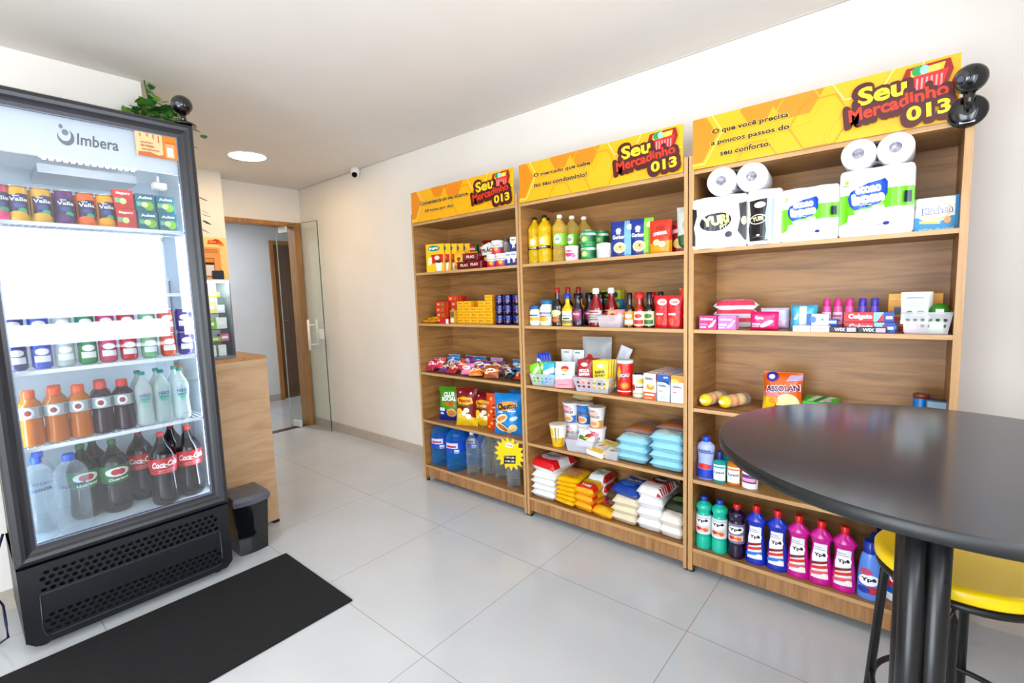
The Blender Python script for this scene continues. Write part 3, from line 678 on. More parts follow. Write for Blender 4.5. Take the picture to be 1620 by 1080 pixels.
# ---------------------------------------------------------------- little ball cameras
def ball_cam(loc, label, face, wall=False):
    t = thing('security_camera', loc, label, 'camera', None); bk = P('#0f0f12', .18, 0, .5)
    b = MB()
    if wall: # base clings to the vertical sign board
        b.lathe([(.055, 0), (.055, .006), (.048, .018), (.018, .026)], bk, 32); b.v = [(x, -z, y) for x, y, z in b.v]
        b.decal(lambda u, v, o: (-.02 + u * .04, -.0195 - o, -.042 + v * .008), [('r', 0, 0, 1, 1, '#d8d8d8')], 1, 1); hc = Vector((0, -.058, .092)); nk = [(0, -.02, .0), (0, -.042, .012), (.0, -.056, .05)]
    else: b.lathe([(.055, 0), (.055, .006), (.046, .013), (.016, .018)], bk, 32); hc = Vector((0, 0, .100)); nk = [(0, 0, .012), (0, 0, .035), (0, 0, .055)]
    b.build('base', t)
    MB().tube(nk, [.012, .011, .017], bk, 12).build('neck', t)
    s = MB(); R = .047; pr = [(R * math.sin(PI * i / 14) if 0 < i < 14 else .0004, -R * math.cos(PI * i / 14)) for i in range(15)]
    s.lathe([(r, z + hc.z) for r, z in pr], bk, 24, cx=hc.x, cy=hc.y, cap0=False, cap1=False); hd = s.build('camera_ball', t)
    f = Vector(face).normalized(); q = f.to_track_quat('Z', 'Y').to_matrix().to_4x4(); q.translation = hc + f * .038
    l = MB(); l.lathe([(.026, 0), (.024, .006), (.010, .009)], P('#2b2b33', .08, 0, 1), 22); l.lathe([(.010, .009), (.009, .0105)], P('#77778a', .1, .3), 16); l.xf(q); l.build('lens', hd)
ball_cam((-1.215, -1.50, FT + .001), 'black ball camera on a round base standing on top of the fridge', (.7, -.55, -.15))
ball_cam((1.768, -.0055, 2.062), 'black ball camera stuck to the right end of the right yellow sign', (-.55, -.8, -.1), True)
# dome camera at the wall
t = thing('dome_camera', (-2.55, .325, CEIL), 'white dome camera with black lens on the ceiling edge by the shelf wall', 'camera')
MB().lathe([(.038, -.052), (.044, -.046), (.044, 0)], m_white, 28).build('housing', t)
s = MB(); R = .037; s.lathe([(R * math.sin(PI * i / 12) if 0 < i < 12 else .0004, -.058 - R * math.cos(PI * i / 12)) for i in range(13)], m_white, 22, cap0=False, cap1=False); e = s.build('camera_ball', t)
q = Vector((.68, -.7, -.25)).normalized().to_track_quat('Z', 'Y').to_matrix().to_4x4(); q.translation = Vector((0, 0, -.06)) + Vector((.68, -.7, -.25)).normalized() * .022
l = MB(); l.lathe([(.027, 0), (.027, .013), (.021, .020)], P('#0c0c0e', .12, 0, 1), 24); l.xf(q); l.build('lens', e)

# ---------------------------------------------------------------- trailing ivy at the niche corner
def leaf(mb, pos, dirv, size, mat):
    d = Vector(dirv).normalized(); s = d.cross(Vector((random.uniform(-.4, .4), random.uniform(-.4, .4), 1))).normalized(); n = s.cross(d)
    pts = [(0, 0), (.18, .30), (.45, .42), (.75, .26), (1, 0)]
    vs = [Vector(pos) + d * (a * size) + n * (-.18 * size * math.sin(a * 2.2)) for a, b in pts]
    for sg in (1, -1): vs += [Vector(pos) + d * (a * size) + s * (sg * b * size) + n * (.10 * size * b * 2 - .18 * size * math.sin(a * 2.2)) for a, b in pts[1:-1]]
    mb.add(vs, [(0, 5, 1), (5, 6, 2, 1), (6, 7, 3, 2), (7, 4, 3), (0, 1, 8), (1, 2, 9, 8), (2, 3, 10, 9), (3, 4, 10)], mat, True)
t = thing('hanging_ivy', (-1.66, -1.5, 2.52), 'bushy green artificial ivy trailing at the wall corner behind the fridge top', 'plant')
LG = [NOISY('#2f6b1f', '#4c8a2a', 12, .4, 'ivy_leaf'), NOISY('#3e7d24', '#8fb648', 14, .4, 'ivy_leaf_light'), NOISY('#1f5226', '#2c6a34', 12, .45, 'ivy_leaf_dark')]
vine = MB(); lv = MB()
vp = [(-.02, -.03, .215), (-.03, -.02, .15), (-.02, -.02, .10), (0, 0, .03), (-.02, .06, -.02), (-.08, .16, -.08), (-.10, .20, -.30), (-.10, .205, -.47), (-.10, .195, -.57)]
vine.tube(vp, .004, P('#5b7a35', .6), 6)
vine.tube([(0, 0, .03), (.02, -.10, .0), (.03, -.17, -.03)], .003, P('#5b7a35', .6), 6)
for i in range(170):
    f_ = random.random(); y = random.gauss(-.012, .072); x = random.gauss(.0, .04); z = random.gauss(.04, .035) - abs(y) * .35
    leaf(lv, (x, y, z), (random.uniform(-.4, 1), random.uniform(-1, 1), random.uniform(-.5, .9)), random.uniform(.04, .068), random.choice(LG))
for i in range(26):
    z = random.uniform(.06, .21); leaf(lv, (-.025, -.02 + random.uniform(-.004, .012), z), (random.uniform(-.3, .6), random.uniform(.0, 1), random.uniform(-.7, .7)), random.uniform(.022, .034), LG[2])
for z_, sd in ((.0, 1), (-.01, .7), (-.08, 1), (-.45, 1), (-.48, .6), (-.52, 1), (-.38, .4), (-.27, .7), (-.57, .9)):
    k = [p for p in vp if p[2] >= z_][-1]; leaf(lv, (k[0], k[1] + .01, z_), (.3, sd, random.uniform(-.6, .3)), .055, LG[1 if z_ > -.2 else 0])
vine.build('vine_stem', t); lv.build('foliage', t)

# ---------------------------------------------------------------- counter in the niche
t = thing('counter', (-1.8, -1.29, 0), 'light wood service counter in the niche beside the fridge', 'counter')
MB().box(.197, -.235, .02, .215, .244, 1.116, m_counter).build('front_panel', t)
MB().box(-.25, .226, .02, .196, .243, 1.116, m_counter).build('side_panel', t)
MB().box(-.26, -.236, 1.117, .216, .245, 1.137, WOOD('#c08a54', '#a9753f', (1.2, 14, 14), 'counter_top_wood')).build('worktop', t)
MB().box(.165, .20, 0, .196, .225, .02, m_black).box(.196, .205, 0, .214, .243, .018, m_black).build('foot', t)
# glass-fronted sweets cabinet on the counter
t = thing('display_cabinet', (-1.78, -1.345, 1.138), 'small glass fronted display cabinet on the counter beside the fridge', 'cabinet')
m = MB(); wm = P('#e9eef0', .35); ed = P('#8e969c', .35, .4)
m.box(-.12, -.18, 0, -.11, .15, .49, wm); m.box(-.12, -.18, .485, .12, .15, .495, wm); m.box(-.12, -.18, 0, .12, .15, .012, ed)
m.box(-.12, .145, .012, .12, .15, .485, ed); m.box(-.12, -.18, .012, .12, -.175, .485, wm); m.build('cabinet_case', t)
MB().box(.085, -.16, .476, .105, .135, .484, EMIT('#f4fbff', 60, 'cabinet_led')).build('light_strip', t)
for z in (.10, .18, .28, .38): MB().box(-.109, -.174, z, .10, .144, z + .005, GLASS('#fbfdfd', .03, 'shelf_glass')).build('shelf', t)
MB().box(.113, -.172, .014, .117, .143, .483, GLASS('#fdfefe', .05, 'cabinet_glass')).build('glass_front', t)
n_ = 0
for (z, y, w_, h_, c, what) in ((.013, .03, .05, .07, '#f5f7f7', 'two white tubs'), (.013, .09, .045, .07, '#f5f7f7', 'white tub nearest the edge'), (.013, -.05, .09, .05, '#49b98b', 'green flat box'), (.106, .04, .09, .03, '#a5d23a', 'lime packet'), (.106, -.04, .08, .05, '#8ccf2f', 'bright green carton'), (.106, .11, .05, .045, '#e06aa0', 'pink packet'),
                            (.186, .02, .10, .06, '#8ac43c', 'green box'), (.186, -.07, .07, .05, '#cfe88a', 'pale green box'), (.186, .10, .06, .07, '#eef2ea', 'white carton'), (.286, .02, .12, .07, '#f3e48c', 'cream carton'), (.286, .10, .05, .05, '#dfe8ee', 'pale blue box'), (.386, .04, .13, .03, '#c8d850', 'flat lime box'), (.386, -.07, .08, .05, '#e8e8f4', 'lilac box')):
    mb = boxed('x', w_, .06, h_, c); mb.decal(lambda u, v, o: ((u - .5) * w_, -.03 - o, v * h_), [('r', .15, .35, .85, .7, '#ffffff')], 1, 1)
    single(mb, 'small_packet', (-1.78 + .04, -1.345 + y, 1.138 + z), '%s on the %s shelf of the counter display cabinet' % (what, {.013: 'bottom', .106: 'second', .186: 'third', .286: 'fourth', .386: 'top'}[z]), 'packet', 'packets in the display cabinet', PI / 2)
m = MB(); m.box(-.02, -.03, 0, .02, .03, .055, P('#131315', .35), .006); m.box(-.022, -.022, .010, -.02, .022, .045, P('#2a2a30', .2)); m.tube([(-.005, .02, .05), (-.005, .024, .062)], .003, m_black)
single(m, 'router', (-1.70, -1.245, 1.634), 'small black device on top of the counter display cabinet', 'device')  # small black router resting on the cabinet
# poster on the pillar
m = MB(); W_, H_ = .24, .40; m.box(0, 0, 0, .003, W_, H_, P('#fbdf9c', .6))
m.decal(lambda u, v, o: (.003 + o, u * W_, v * H_), [('r', .0, 0, .74, .76, '#f7b06c'), ('r', .12, .06, .50, .50, '#3c3028'), ('r', .14, .08, .48, .34, '#f2ece6'), ('r', .14, .40, .48, .49, '#f6a22a'), ('r', .05, .70, .66, .715, '#d98d4c'), ('r', .05, .665, .66, .68, '#d98d4c'), ('r', .05, .63, .66, .645, '#d98d4c'),
    ('p', [(.30, .84), (.78, .84), (.9, .80), (.88, .86), (.74, .95), (.34, .93)], '#e8641c'), ('e', .62, .92, .10, .04, '#d8382a'), ('t', 'Seu', .5, .90, .24, .05, '#ffd83a'), ('e', .80, .83, .08, .025, '#f0a020')], W_, H_)
single(m, 'poster', (-3.549, -.765, 1.72), 'cream and orange poster with a phone picture on the white pillar', 'poster')

# ---------------------------------------------------------------- bin, mat, cables
t = thing('waste_bin', (-1.40, -1.315, 0), 'dark plastic waste bin with grey lid between fridge and counter', 'bin', None)
m = MB(); gb = P('#15171c', .12, 0, .4); h0, h1 = .30, .0
def ring(wx, wy, z, bow): 
    pts = [(-wx, -wy), (-wx, wy)] + [(wx + bow * math.sin(PI * k / 8), wy - 2 * wy * k / 8) for k in range(9)]
    return [(x, y, z) for x, y in pts]
n_ = 11; vs = ring(.085, .078, 0, .012) + ring(.10, .093, .31, .02)
m.add(vs, [(i, (i + 1) % n_, n_ + (i + 1) % n_, n_ + i) for i in range(n_)] + [tuple(range(n_))[::-1]], gb); m.build('bin_body', t)
m = MB(); vs = ring(.108, .10, .305, .022) + ring(.112, .104, .335, .028) + ring(.10, .095, .355, .02) + ring(.03, .03, .362, .0)
m.add(vs, [(k * n_ + i, k * n_ + (i + 1) % n_, (k + 1) * n_ + (i + 1) % n_, (k + 1) * n_ + i) for k in range(3) for i in range(n_)] + [tuple(3 * n_ + i for i in range(n_))], P('#6b6c75', .3), False); m.build('lid', t)
m = MB(); m.box(-1.125, -2.60, 0.0005, -.413, -1.215, .009, NOISY('#040405', '#101013', 260, .98, 'black_carpet_mat', .8), .002)
single(m, 'floor_mat', (0, 0, 0), 'black textured floor mat lying in front of the drinks fridge', 'mat')
m = MB(); m.tube([(-1.40, -2.30, .50), (-1.37, -2.33, .42), (-1.36, -2.345, .33), (-1.40, -2.35, .24), (-1.42, -2.33, .17), (-1.36, -2.33, .11), (-1.33, -2.33, .06), (-1.40, -2.36, .012), (-1.60, -2.40, .006), (-1.72, -2.42, .006)], .005, P('#14204a', .4), 8)
single(m, 'power_cable', (0, 0, 0), 'thin dark blue cable looping down beside the fridge base', 'cable')

# ---------------------------------------------------------------- bar table and stool
TX, TY, TZ, TR = 1.708, -1.03, 1.12, .437
t = thing('bar_table', (TX, TY, 0), 'round black bar table on a column of black tubes at right', 'table')
mt = NOISY('#242427', '#2c2c30', 60, .15, 'dark_laminate_top', 0, (1, 9, 1))
m = MB(); m.lathe([(TR - .004, TZ - .026), (TR, TZ - .022), (TR, TZ - .003), (TR - .003, TZ)], P('#111113', .4), 128, cap1=False); m.lathe([(TR - .003, TZ), (.01, TZ)], mt, 128, smooth=False, cap0=False); m.build('tabletop', t)
MB().lathe([(.10, TZ - .034), (.10, TZ - .026)], m_black, 32, cx=-.02).build('mounting_plate', t)
for k in range(4):
    a = PI / 4 + k * PI / 2 + .25; x, y = -.022 + .029 * math.cos(a), .029 * math.sin(a)
    m = MB().lathe([(.0235, .02), (.0235, TZ - .034)], P('#1a1a1d', .3), 24); o = m.build('column_tube', t); o.location = (x, y, 0)
MB().lathe([(.105, 0), (.105, .008), (.095, .014), (.06, .02)], m_black, 48, cx=-.02).build('base_plate', t)
SX, SY, SZ = 1.775, -.70, .75
t = thing('bar_stool', (SX, SY, 0), 'round yellow bar stool on black tube legs behind the bar table', 'stool')
m = MB(); m.lathe([(.178, SZ - .038), (.186, SZ - .030), (.186, SZ - .010), (.180, SZ - .002), (.168, SZ)], NOISY('#fcd202', '#ffd90a', 5, .28, 'yellow_vinyl'), 64); m.build('seat', t)
MB().tube([(.172 * math.cos(2 * PI * k / 40), .172 * math.sin(2 * PI * k / 40), SZ - .050) for k in range(40)], .011, m_black, 8, closed=True).build('seat_ring', t)
for k in range(4):
    a = math.radians((175, 262, 350, 82)[k]); m = MB(); m.tube([(.15 * math.cos(a), .15 * math.sin(a), SZ - .052), (.160 * math.cos(a), .160 * math.sin(a), SZ - .10), (.205 * math.cos(a), .205 * math.sin(a), .012)], .0115, m_black, 12); lg = m.build('leg', t)
    MB().lathe([(.015, 0), (.013, .02)], P('#0b0b0c', .6), 12, cx=.206 * math.cos(a), cy=.206 * math.sin(a)).build('rubber_foot', lg)
MB().tube([(.178 * math.cos(2 * PI * k / 48), .178 * math.sin(2 * PI * k / 48), .32) for k in range(48)], .008, m_black, 8, closed=True).build('footrest_ring', t)
# ================================================================ goods on the left unit
zA, zB, zC, zD, zE = ZS['A'], ZS['B'], ZS['C'], ZS['D'], ZS['E']; zC3 = zC - .012
SN = 'snack packets heaped on the left unit'
# shelf A: filter boxes, coffee, tubs, milk
w_, h_ = .150, .205
mb = boxed('x', w_, .035, h_, '#fbc312', [('e', .45, .84, .34, .10, '#0c8f86', ), ('t', 'Brigitta', .45, .84, .52, .10, '#ffffff', .05, .03), ('r', .30, .30, .95, .62, '#c8281c'), ('e', .62, .50, .14, .08, '#f4d9c8'), ('p', [(.52, .36), (.90, .36), (.84, .02), (.58, .02)], '#efeae2'), ('e', .71, .36, .19, .05, '#5a3420'), ('p', [(.1, .22), (.34, .30), (.34, .52), (.14, .50)], '#f6e6b8')],
           [('r', .1, .75, .9, .92, '#0c8f86'), ('r', .1, .1, .9, .5, '#f2b010')])
o = single(mb, 'coffee_filter_box', (-1.10, .035, zA), 'yellow box with teal oval, frontmost of the filter boxes on the top left shelf', 'box', 'yellow filter boxes', .35)
for k in range(1, 5): again(o, (-1.10 + .028 * k * 1.0, .035 + .040 * k, zA), 'yellow box with teal oval, %s in its row of five' % ('second', 'third', 'fourth', 'rearmost')[k - 1])
m = pouch(.085, .135, .05, '#f3b814', [('e', .5, .62, .34, .2, '#f7cf4a'), ('p', [(.3, .62), (.5, .42), (.7, .62), (.6, .74), (.5, .66), (.4, .74)], '#b3341a'), ('r', .1, .1, .9, .26, '#c98410')], stand=True)
o = single(m, 'coffee_pouch', (-.90, .085, zA), 'small yellow coffee pouch with a red heart mark beside the yellow boxes', 'pouch', 'yellow coffee pouches', .4)
again(o, (-.845, .165, zA), 'small yellow coffee pouch standing behind the heart-marked front one', .3)
m = boxed('x', .125, .08, .055, '#7c0d18', [('t', 'PILAO', .5, .55, .5, .35, '#e9d9c8', 0, .03), ('p', [(0, .8), (.3, 1), (0, 1)], '#a01c28')], [('r', .1, .2, .9, .8, '#a01424')], [('r', .15, .15, .85, .85, '#a01424')], .25, .008)
o = single(m, 'coffee_brick', (-.815, .075, zA), 'dark red vacuum coffee brick lying at the shelf front, left of two', 'packet', 'dark red coffee bricks', .22)
again(o, (-.690, .055, zA), 'dark red vacuum coffee brick lying at the shelf front, right of two', .12)
again(o, (-.755, .075, zA + .056), 'dark red coffee brick lying on top of the two others', .3)
m = pouch(.125, .20, .06, '#7a0f1a', [('p', [(.08, .45), (.92, .52), (.92, .82), (.6, .92), (.08, .78)], '#f2ece0'), ('t', 'PILÃO', .5, .65, .72, .17, '#201412', .08, .04), ('r', .1, .08, .9, .22, '#5d0a12')], film=True)
single(m, 'coffee_bag', (-.665, .15, zA), 'dark red standing coffee bag with a big white label', 'bag', None, .25)
mb = boxed('x', .085, .055, .095, '#176b3a', [('r', .12, .45, .88, .92, '#c8202c'), ('t', 'Melitta', .5, .70, .62, .2, '#ffffff', 0, .02), ('r', .1, .1, .9, .3, '#e8ddc8')], [('r', .2, .3, .8, .8, '#0e5a30')])
gf = 'green coffee boxes with red label'
o = single(mb, 'coffee_box', (-.90, .24, zA), 'green box with red label, lower left of the green coffee boxes', 'box', gf, .2)
again(o, (-.90, .24, zA + .096), 'green box with red label, upper left of the green coffee boxes'); again(o, (-.805, .26, zA), 'green box with red label, lower right of the green coffee boxes'); again(o, (-.805, .26, zA + .096), 'green box with red label, upper right of the green coffee boxes')
WB = [(0, .9), (.02, 1), (.7, 1), (.8, .75), (.86, .6), (.9, .6)]
for k, x in enumerate((-.70, -.615)):
    bottle('sweetener_bottle', (x, .27 + .01 * k, zA), ('white bottle with grey cap, left of the pair behind the red coffee bag', 'white bottle with grey cap, right of the pair behind the red coffee bag')[k], 'bottle', 'white bottles with grey caps', .215, .03, WB, P('#eceae4', .35), (.88, 1, .62, P('#8c9096', .3, .4)), (.2, .6, None, [('r', .1, .1, .9, .9, '#d8dde0')]))
for k, (x, y, z, l) in enumerate(((-.575, .085, 0, 'left of the two lower'), (-.485, .080, 0, 'right of the two lower'), (-.525, .085, .089, 'topmost of the'))):
    can('dessert_tub', (x, y, zA + z), 'pink and white plastic tub, %s red tubs near the milk cartons' % l, 'tub', 'red and white tubs', .041, .085, '#e2344e', [('r', 0, .55, 1, 1, '#f7f2ee'), ('t', 'Fiesta', .5, .76, .5, .2, '#2a5aa8', .06, .02), ('e', .5, .36, .12, .26, '#f6b428'), ('e', .74, .34, .08, .2, '#3a78c8')], lidtop='#f4f2f0', rz=.4)
bottle('spread_jar', (-.645, .10, zA), 'slim jar with yellow lid between the coffee bag and the red tubs', 'jar', None, .078, .020, JAR, P('#c9d6e0', .3), (.8, 1, .9, P('#e8b91c', .4)), (.15, .6, None, [('r', 0, 0, 1, 1, '#3266a0')]))
mk = [('p', [(0, 0), (1, 0), (1, .55), (.55, .35), (0, .62)], '#1f4f96'), ('t', 'Italac', .5, .82, .7, .13, '#1c3f86', 0, .02), ('e', .6, .30, .22, .12, '#ffffff'), ('e', .62, .22, .12, .08, '#c03828')]
mb = boxed('x', .047, .04, .092, '#f4f4f2', mk, [('p', [(0, 0), (1, 0), (1, .6), (0, .55)], '#1f4f96')])
o = single(mb, 'milk_carton', (-.415, .08, zA), 'small blue and white carton, left of the lower pair by the divider', 'carton', 'small blue and white cartons', .1)
again(o, (-.362, .07, zA), 'small blue and white carton, right of the lower pair by the divider'); again(o, (-.362, .07, zA + .093), 'small blue and white carton stacked on top by the divider')
mb = boxed('x', .11, .09, .24, '#b06a28', [('e', .5, .6, .3, .25, '#c98a3c'), ('r', .1, .1, .9, .2, '#8a4c1c'), ('e', .35, .35, .12, .08, '#e2a85a')])
single(mb, 'biscuit_box', (-.42, .27, zA), 'tall brown patterned box at the back right of the top left shelf', 'box')
single(boxed('x', .10, .07, .10, '#e9ebe8', [('r', .1, .5, .9, .8, '#c8d4dc')]), 'white_box', (-.47, .20, zA), 'plain white box in front of the tall brown box', 'box')

# shelf B: small packets, tea, yellow and navy blocks
for k, (x, y, z, r) in enumerate(((-1.26, .06, 0, .3), (-1.19, .05, 0, -.2), (-1.24, .09, .022, .8), (-1.17, .08, .024, .1))):
    m = pouch(.08, .06, .024, '#f2b01e', [('e', .5, .5, .3, .3, '#fbd84c'), ('r', .1, .15, .5, .3, '#6a3a14')], lie=True, seed=k)
    single(m, 'snack_sachet', (x, y, zB + z), 'small yellow sachet at the left end of its shelf, %s' % ('lower left', 'lower right', 'upper left', 'upper right')[k], 'sachet', 'small yellow sachets', r)
mb = boxed('x', .13, .07, .040, '#d9481e', [('t', 'CHÁ', .2, .55, .2, .4, '#fff1e0', 0, .03), ('e', .55, .5, .08, .3, '#6ea03a'), ('r', .78, .1, .96, .9, '#b8381c')], [('r', .1, .1, .9, .9, '#c03c1a')])
pos = [(0, 'bottom', 0), (1, 'second', 0), (2, 'third', 0), (3, 'fourth', 0)]; first = None
for c, (x, y) in enumerate(((-1.10, .10), (-.955, .12))):
    for k in range(4):
        l = 'flat orange tea box, %s in the %s stack under the top box' % (('bottom', 'second', 'third', 'fourth')[k], ('left', 'right')[c])
        if first is None: first = single(mb, 'tea_box', (x, y, zB), l, 'box', 'orange tea boxes')
        else: again(first, (x + .004 * (k % 2), y, zB + .041 * k), l)
again(first, (-1.0, .14, zB + .164), 'flat orange tea box standing topmost over both stacks', .08)
mb = boxed('x', .045, .045, .10, '#caa23c', [('r', .1, .5, .9, .9, '#7d6a4e'), ('r', .1, .1, .9, .4, '#f1e6c8')])
single(mb, 'seasoning_box', (-.945, .050, zB), 'small beige and brown upright box before the orange tea boxes', 'box')
mb = boxed('x', .09, .04, .035, '#d2202a', [('r', .7, .0, 1, 1, '#f3efe8')]); single(mb, 'seasoning_box', (-1.02, .035, zB), 'small red box with white end lying at the shelf front', 'box')
mb = boxed('x', .066, .06, .040, '#fcbc0c', [('r', .08, .1, .92, .22, '#e39c06'), ('e', .5, .6, .25, .22, '#fdd047'), ('t', 'MAIZENA', .5, .6, .6, .22, '#5a3a10', 0, .02)], [('r', .1, .15, .9, .85, '#f4ac08')])
first = None
for c, (x, n) in enumerate(((-.885, 4), (-.815, 4), (-.745, 3), (-.675, 4), (-.605, 5))):
    for k in range(n):
        l = 'small yellow box, %s in stack %s of the yellow box wall' % (('bottom', 'second', 'third', 'fourth', 'fifth')[k], ('one', 'two', 'three', 'four', 'five')[c] + ' from the left')
        zz = zB + .041 * k
        if first is None: first = single(mb, 'starch_box', (x, .085, zz), l, 'box', 'small yellow boxes')
        else: again(first, (x, .085 + .002 * (k % 2), zz), l)
        again(first, (x, .150, zz), l.replace('yellow box wall', 'rear yellow wall'))
nv = MB(); nv.lathe([(.028, 0), (.0335, .004), (.0345, .010), (.0345, .058), (.0335, .064), (.028, .067)], P('#141c5c', .12, .2, .5), 22); cyldecal(nv, .0345, .01, .058, [('r', .1, .55, .9, .9, '#22308a'), ('r', .2, .2, .8, .32, '#a8243c')], rough=.15)
first = None
for c, (x, y) in enumerate(((-.515, .075), (-.440, .075), (-.365, .085))):
    for k in range(3):
        l = 'shiny navy blue roll packet, %s row, %s column of the navy stack' % (('bottom', 'middle', 'top')[k], ('left', 'middle', 'right')[c])
        if first is None: first = single(nv, 'biscuit_roll', (x, y, zB), l, 'packet', 'navy blue packets', .3)
        else: again(first, (x, y, zB + .068 * k), l)

# shelf C: heap of sweets
heap = [(-1.25, .07, 0, .13, .10, '#d61c5a', '#f6b0c6', 'magenta', .4), (-1.24, .16, 0, .14, .10, '#e03070', '#ffd0e0', 'rose pink', -.2), (-1.17, .09, .030, .12, .09, '#e8506a', '#fff0e0', 'coral pink', .9), (-1.13, .20, .02, .12, .08, '#2c8ed8', '#ffffff', 'sky blue', .1), (-1.09, .07, 0, .12, .09, '#7a1f8c', '#e8c22c', 'purple', -.5), (-1.04, .14, .028, .12, .08, '#b0289a', '#f2f2f2', 'violet', .3), (-.99, .06, 0, .12, .09, '#c02048', '#f8a0a8', 'crimson', .7), (-.97, .17, 0, .13, .10, '#e02a6a', '#f6c0d0', 'hot pink', 0),
        (-.92, .09, .030, .12, .09, '#e23c4c', '#ffe2b8', 'scarlet', .5), (-.86, .20, .02, .14, .10, '#1f86d6', '#d8f0ff', 'bright blue', -.2), (-.82, .06, 0, .13, .09, '#e896b8', '#b03a78', 'pale pink', .3), (-.78, .14, .030, .14, .09, '#8a4aa8', '#f2a63c', 'lilac', -.4), (-.73, .06, 0, .12, .09, '#f08a1c', '#fff0c0', 'orange', .2), (-.70, .17, .0, .14, .10, '#6a4a9c', '#e4c8f0', 'dusky purple', 0), (-.66, .09, .030, .12, .09, '#e8821a', '#7a3a10', 'amber', .8), (-.62, .16, .02, .14, .09, '#7c5a8c', '#f4a040', 'mauve', .1),
        (-.58, .06, 0, .13, .09, '#b05c1c', '#f8c060', 'brown', -.2), (-.53, .13, .028, .13, .09, '#8a4a1c', '#d8c0f0', 'chestnut', .5), (-.46, .07, 0, .12, .10, '#1a1c28', '#3fa0e0', 'black', .2), (-.43, .14, .03, .10, .12, '#1c7fc8', '#e8f6ff', 'cobalt', 1.2), (-.37, .10, 0, .11, .09, '#b8202c', '#f0d0c0', 'dark red', .1)]
for k, (x, y, z, w_, h_, c, c2, nm, r) in enumerate(heap):
    rnd = random.Random(k); w_ *= .82; h_ *= .95
    spots = [('e', rnd.uniform(.2, .8), rnd.uniform(.15, .85), rnd.uniform(.06, .13), rnd.uniform(.05, .11), rnd.choice([c2, '#ffffff', c2, '#f6d23c'])) for _ in range(5)]
    m = pouch(w_, h_, .034, c, [('p', [(0, .30), (1, .48), (1, .66), (0, .50)], c2)] + spots + [('e', .5, .55, .34, .17, '#fbf4ee'), ('t', ('Bala', 'Fini', 'Bis', 'Goma')[k % 4], .5, .55, .46, .18, c, .1, .04)], seed=k, sealcol=c2, wob=.009)
    lean = rnd.uniform(-1.1, -.35); r = rnd.uniform(-1.1, 1.3)
    o = single(m, 'sweets_packet', (x, y - .03, zC + z * .75 + .016), '%s sweets packet lying in the heap, %s' % (nm, ('at its left end', 'left of its middle', 'near its middle', 'right of its middle', 'at its right end')[min(4, k * 5 // len(heap))]), 'packet', SN, r * .5, lean)
for k, (x, c, nm, r) in enumerate(((-1.15, '#3d9fe0', 'light blue', .25), (-.87, '#2a86c8', 'blue', .2), (-.99, '#9b3fb0', 'purple', -.15), (-.70, '#c8a0d8', 'lavender', .1), (-.50, '#3c9ad8', 'azure', -.1))):
    m = pouch(.11, .115, .034, c, [('e', .5, .55, .32, .25, '#f4f4fa'), ('t', 'Doce', .5, .55, .4, .16, c, .1, .03), ('e', .25, .2, .1, .08, '#f6d23c')], seed=k + 50, sealcol='#f0d8e8')
    single(m, 'sweets_packet', (x, .20, zC + .01), '%s sweets packet propped up at the back of the heap' % nm, 'packet', SN, r, -.3)

# shelf D: crisps and snacks
CS = [('p', [(0, 0), (1, 0), (1, .42), (.5, .30), (0, .46)], '#173a9c'), ('t', 'CLUB', .52, .80, .44, .12, '#ffffff', .04, .05), ('t', 'SOCIAL', .52, .67, .62, .12, '#ffffff', .04, .05), ('e', .58, .52, .26, .07, '#c9731e'), ('e', .62, .26, .20, .13, '#e3b066'), ('e', .62, .26, .13, .08, '#c98d3c'), ('r', .10, .30, .34, .40, '#e8ecf8'), ('r', .14, .20, .28, .26, '#e8ecf8')]
m = pouch(.215, .265, .10, '#5aa51c', CS, seed=3, pinch=.085, wob=.012, sealcol='#4a8c14'); single(m, 'cracker_bag', (-1.10, .115, zD), 'green and blue upright cracker bag at the left end of the shelf', 'bag', None, .35, -.06)
m = pouch(.12, .22, .06, '#5a1226', [('r', .1, .2, .9, .5, '#8a2030')], seed=4); single(m, 'cracker_bag', (-.975, .19, zD), 'dark maroon bag half hidden behind the green and blue bag', 'bag', None, .5)
PC = [('p', [(0, 0), (1, 0), (1, .22), (.6, .34), (.3, .50), (0, .42)], '#f1cf36'), ('p', [(.2, .62), (.5, .55), (.9, .62), (.85, .76), (.45, .80), (.15, .74)], '#f0b81c'), ('t', 'Pipocas', .52, .68, .56, .12, '#b51e22', .06, .04), ('r', .2, .56, .62, .60, '#5b9c2a'), ('e', .62, .44, .13, .07, '#f6e9c8'), ('e', .5, .36, .10, .06, '#fbf1d8'), ('e', .7, .28, .12, .07, '#fdf6e4'), ('e', .3, .3, .1, .06, '#f7dc78'), ('e', .8, .88, .05, .03, '#f2e2d0'), ('e', .3, .9, .04, .02, '#f2e2d0')]
for k, (x, y, r, l) in enumerate(((-.885, .075, .35, 'maroon and yellow popcorn bag, nearer of the two beside the green bag'), (-.765, .145, .25, 'maroon and yellow popcorn bag standing farther back, by the orange one'))):
    m = pouch(.18, .285 - .03 * k, .10, '#8c1420', PC, seed=9 + k, pinch=.085, wob=.012, sealcol='#701018'); single(m, 'popcorn_bag', (x, y, zD), l, 'bag', 'popcorn bags', r, -.05)
m = pouch(.12, .27, .06, '#e2521c', [('e', .2 + .2 * (i % 3), .1 + .11 * i, .09, .04, '#f7c23c') for i in range(8)] + [('e', .6, .3 + .1 * i, .08, .035, '#8a1c14') for i in range(5)], seed=12)
single(m, 'snack_bag', (-.625, .10, zD), 'slim orange red speckled snack bag left of the blue bag', 'bag', None, .3)
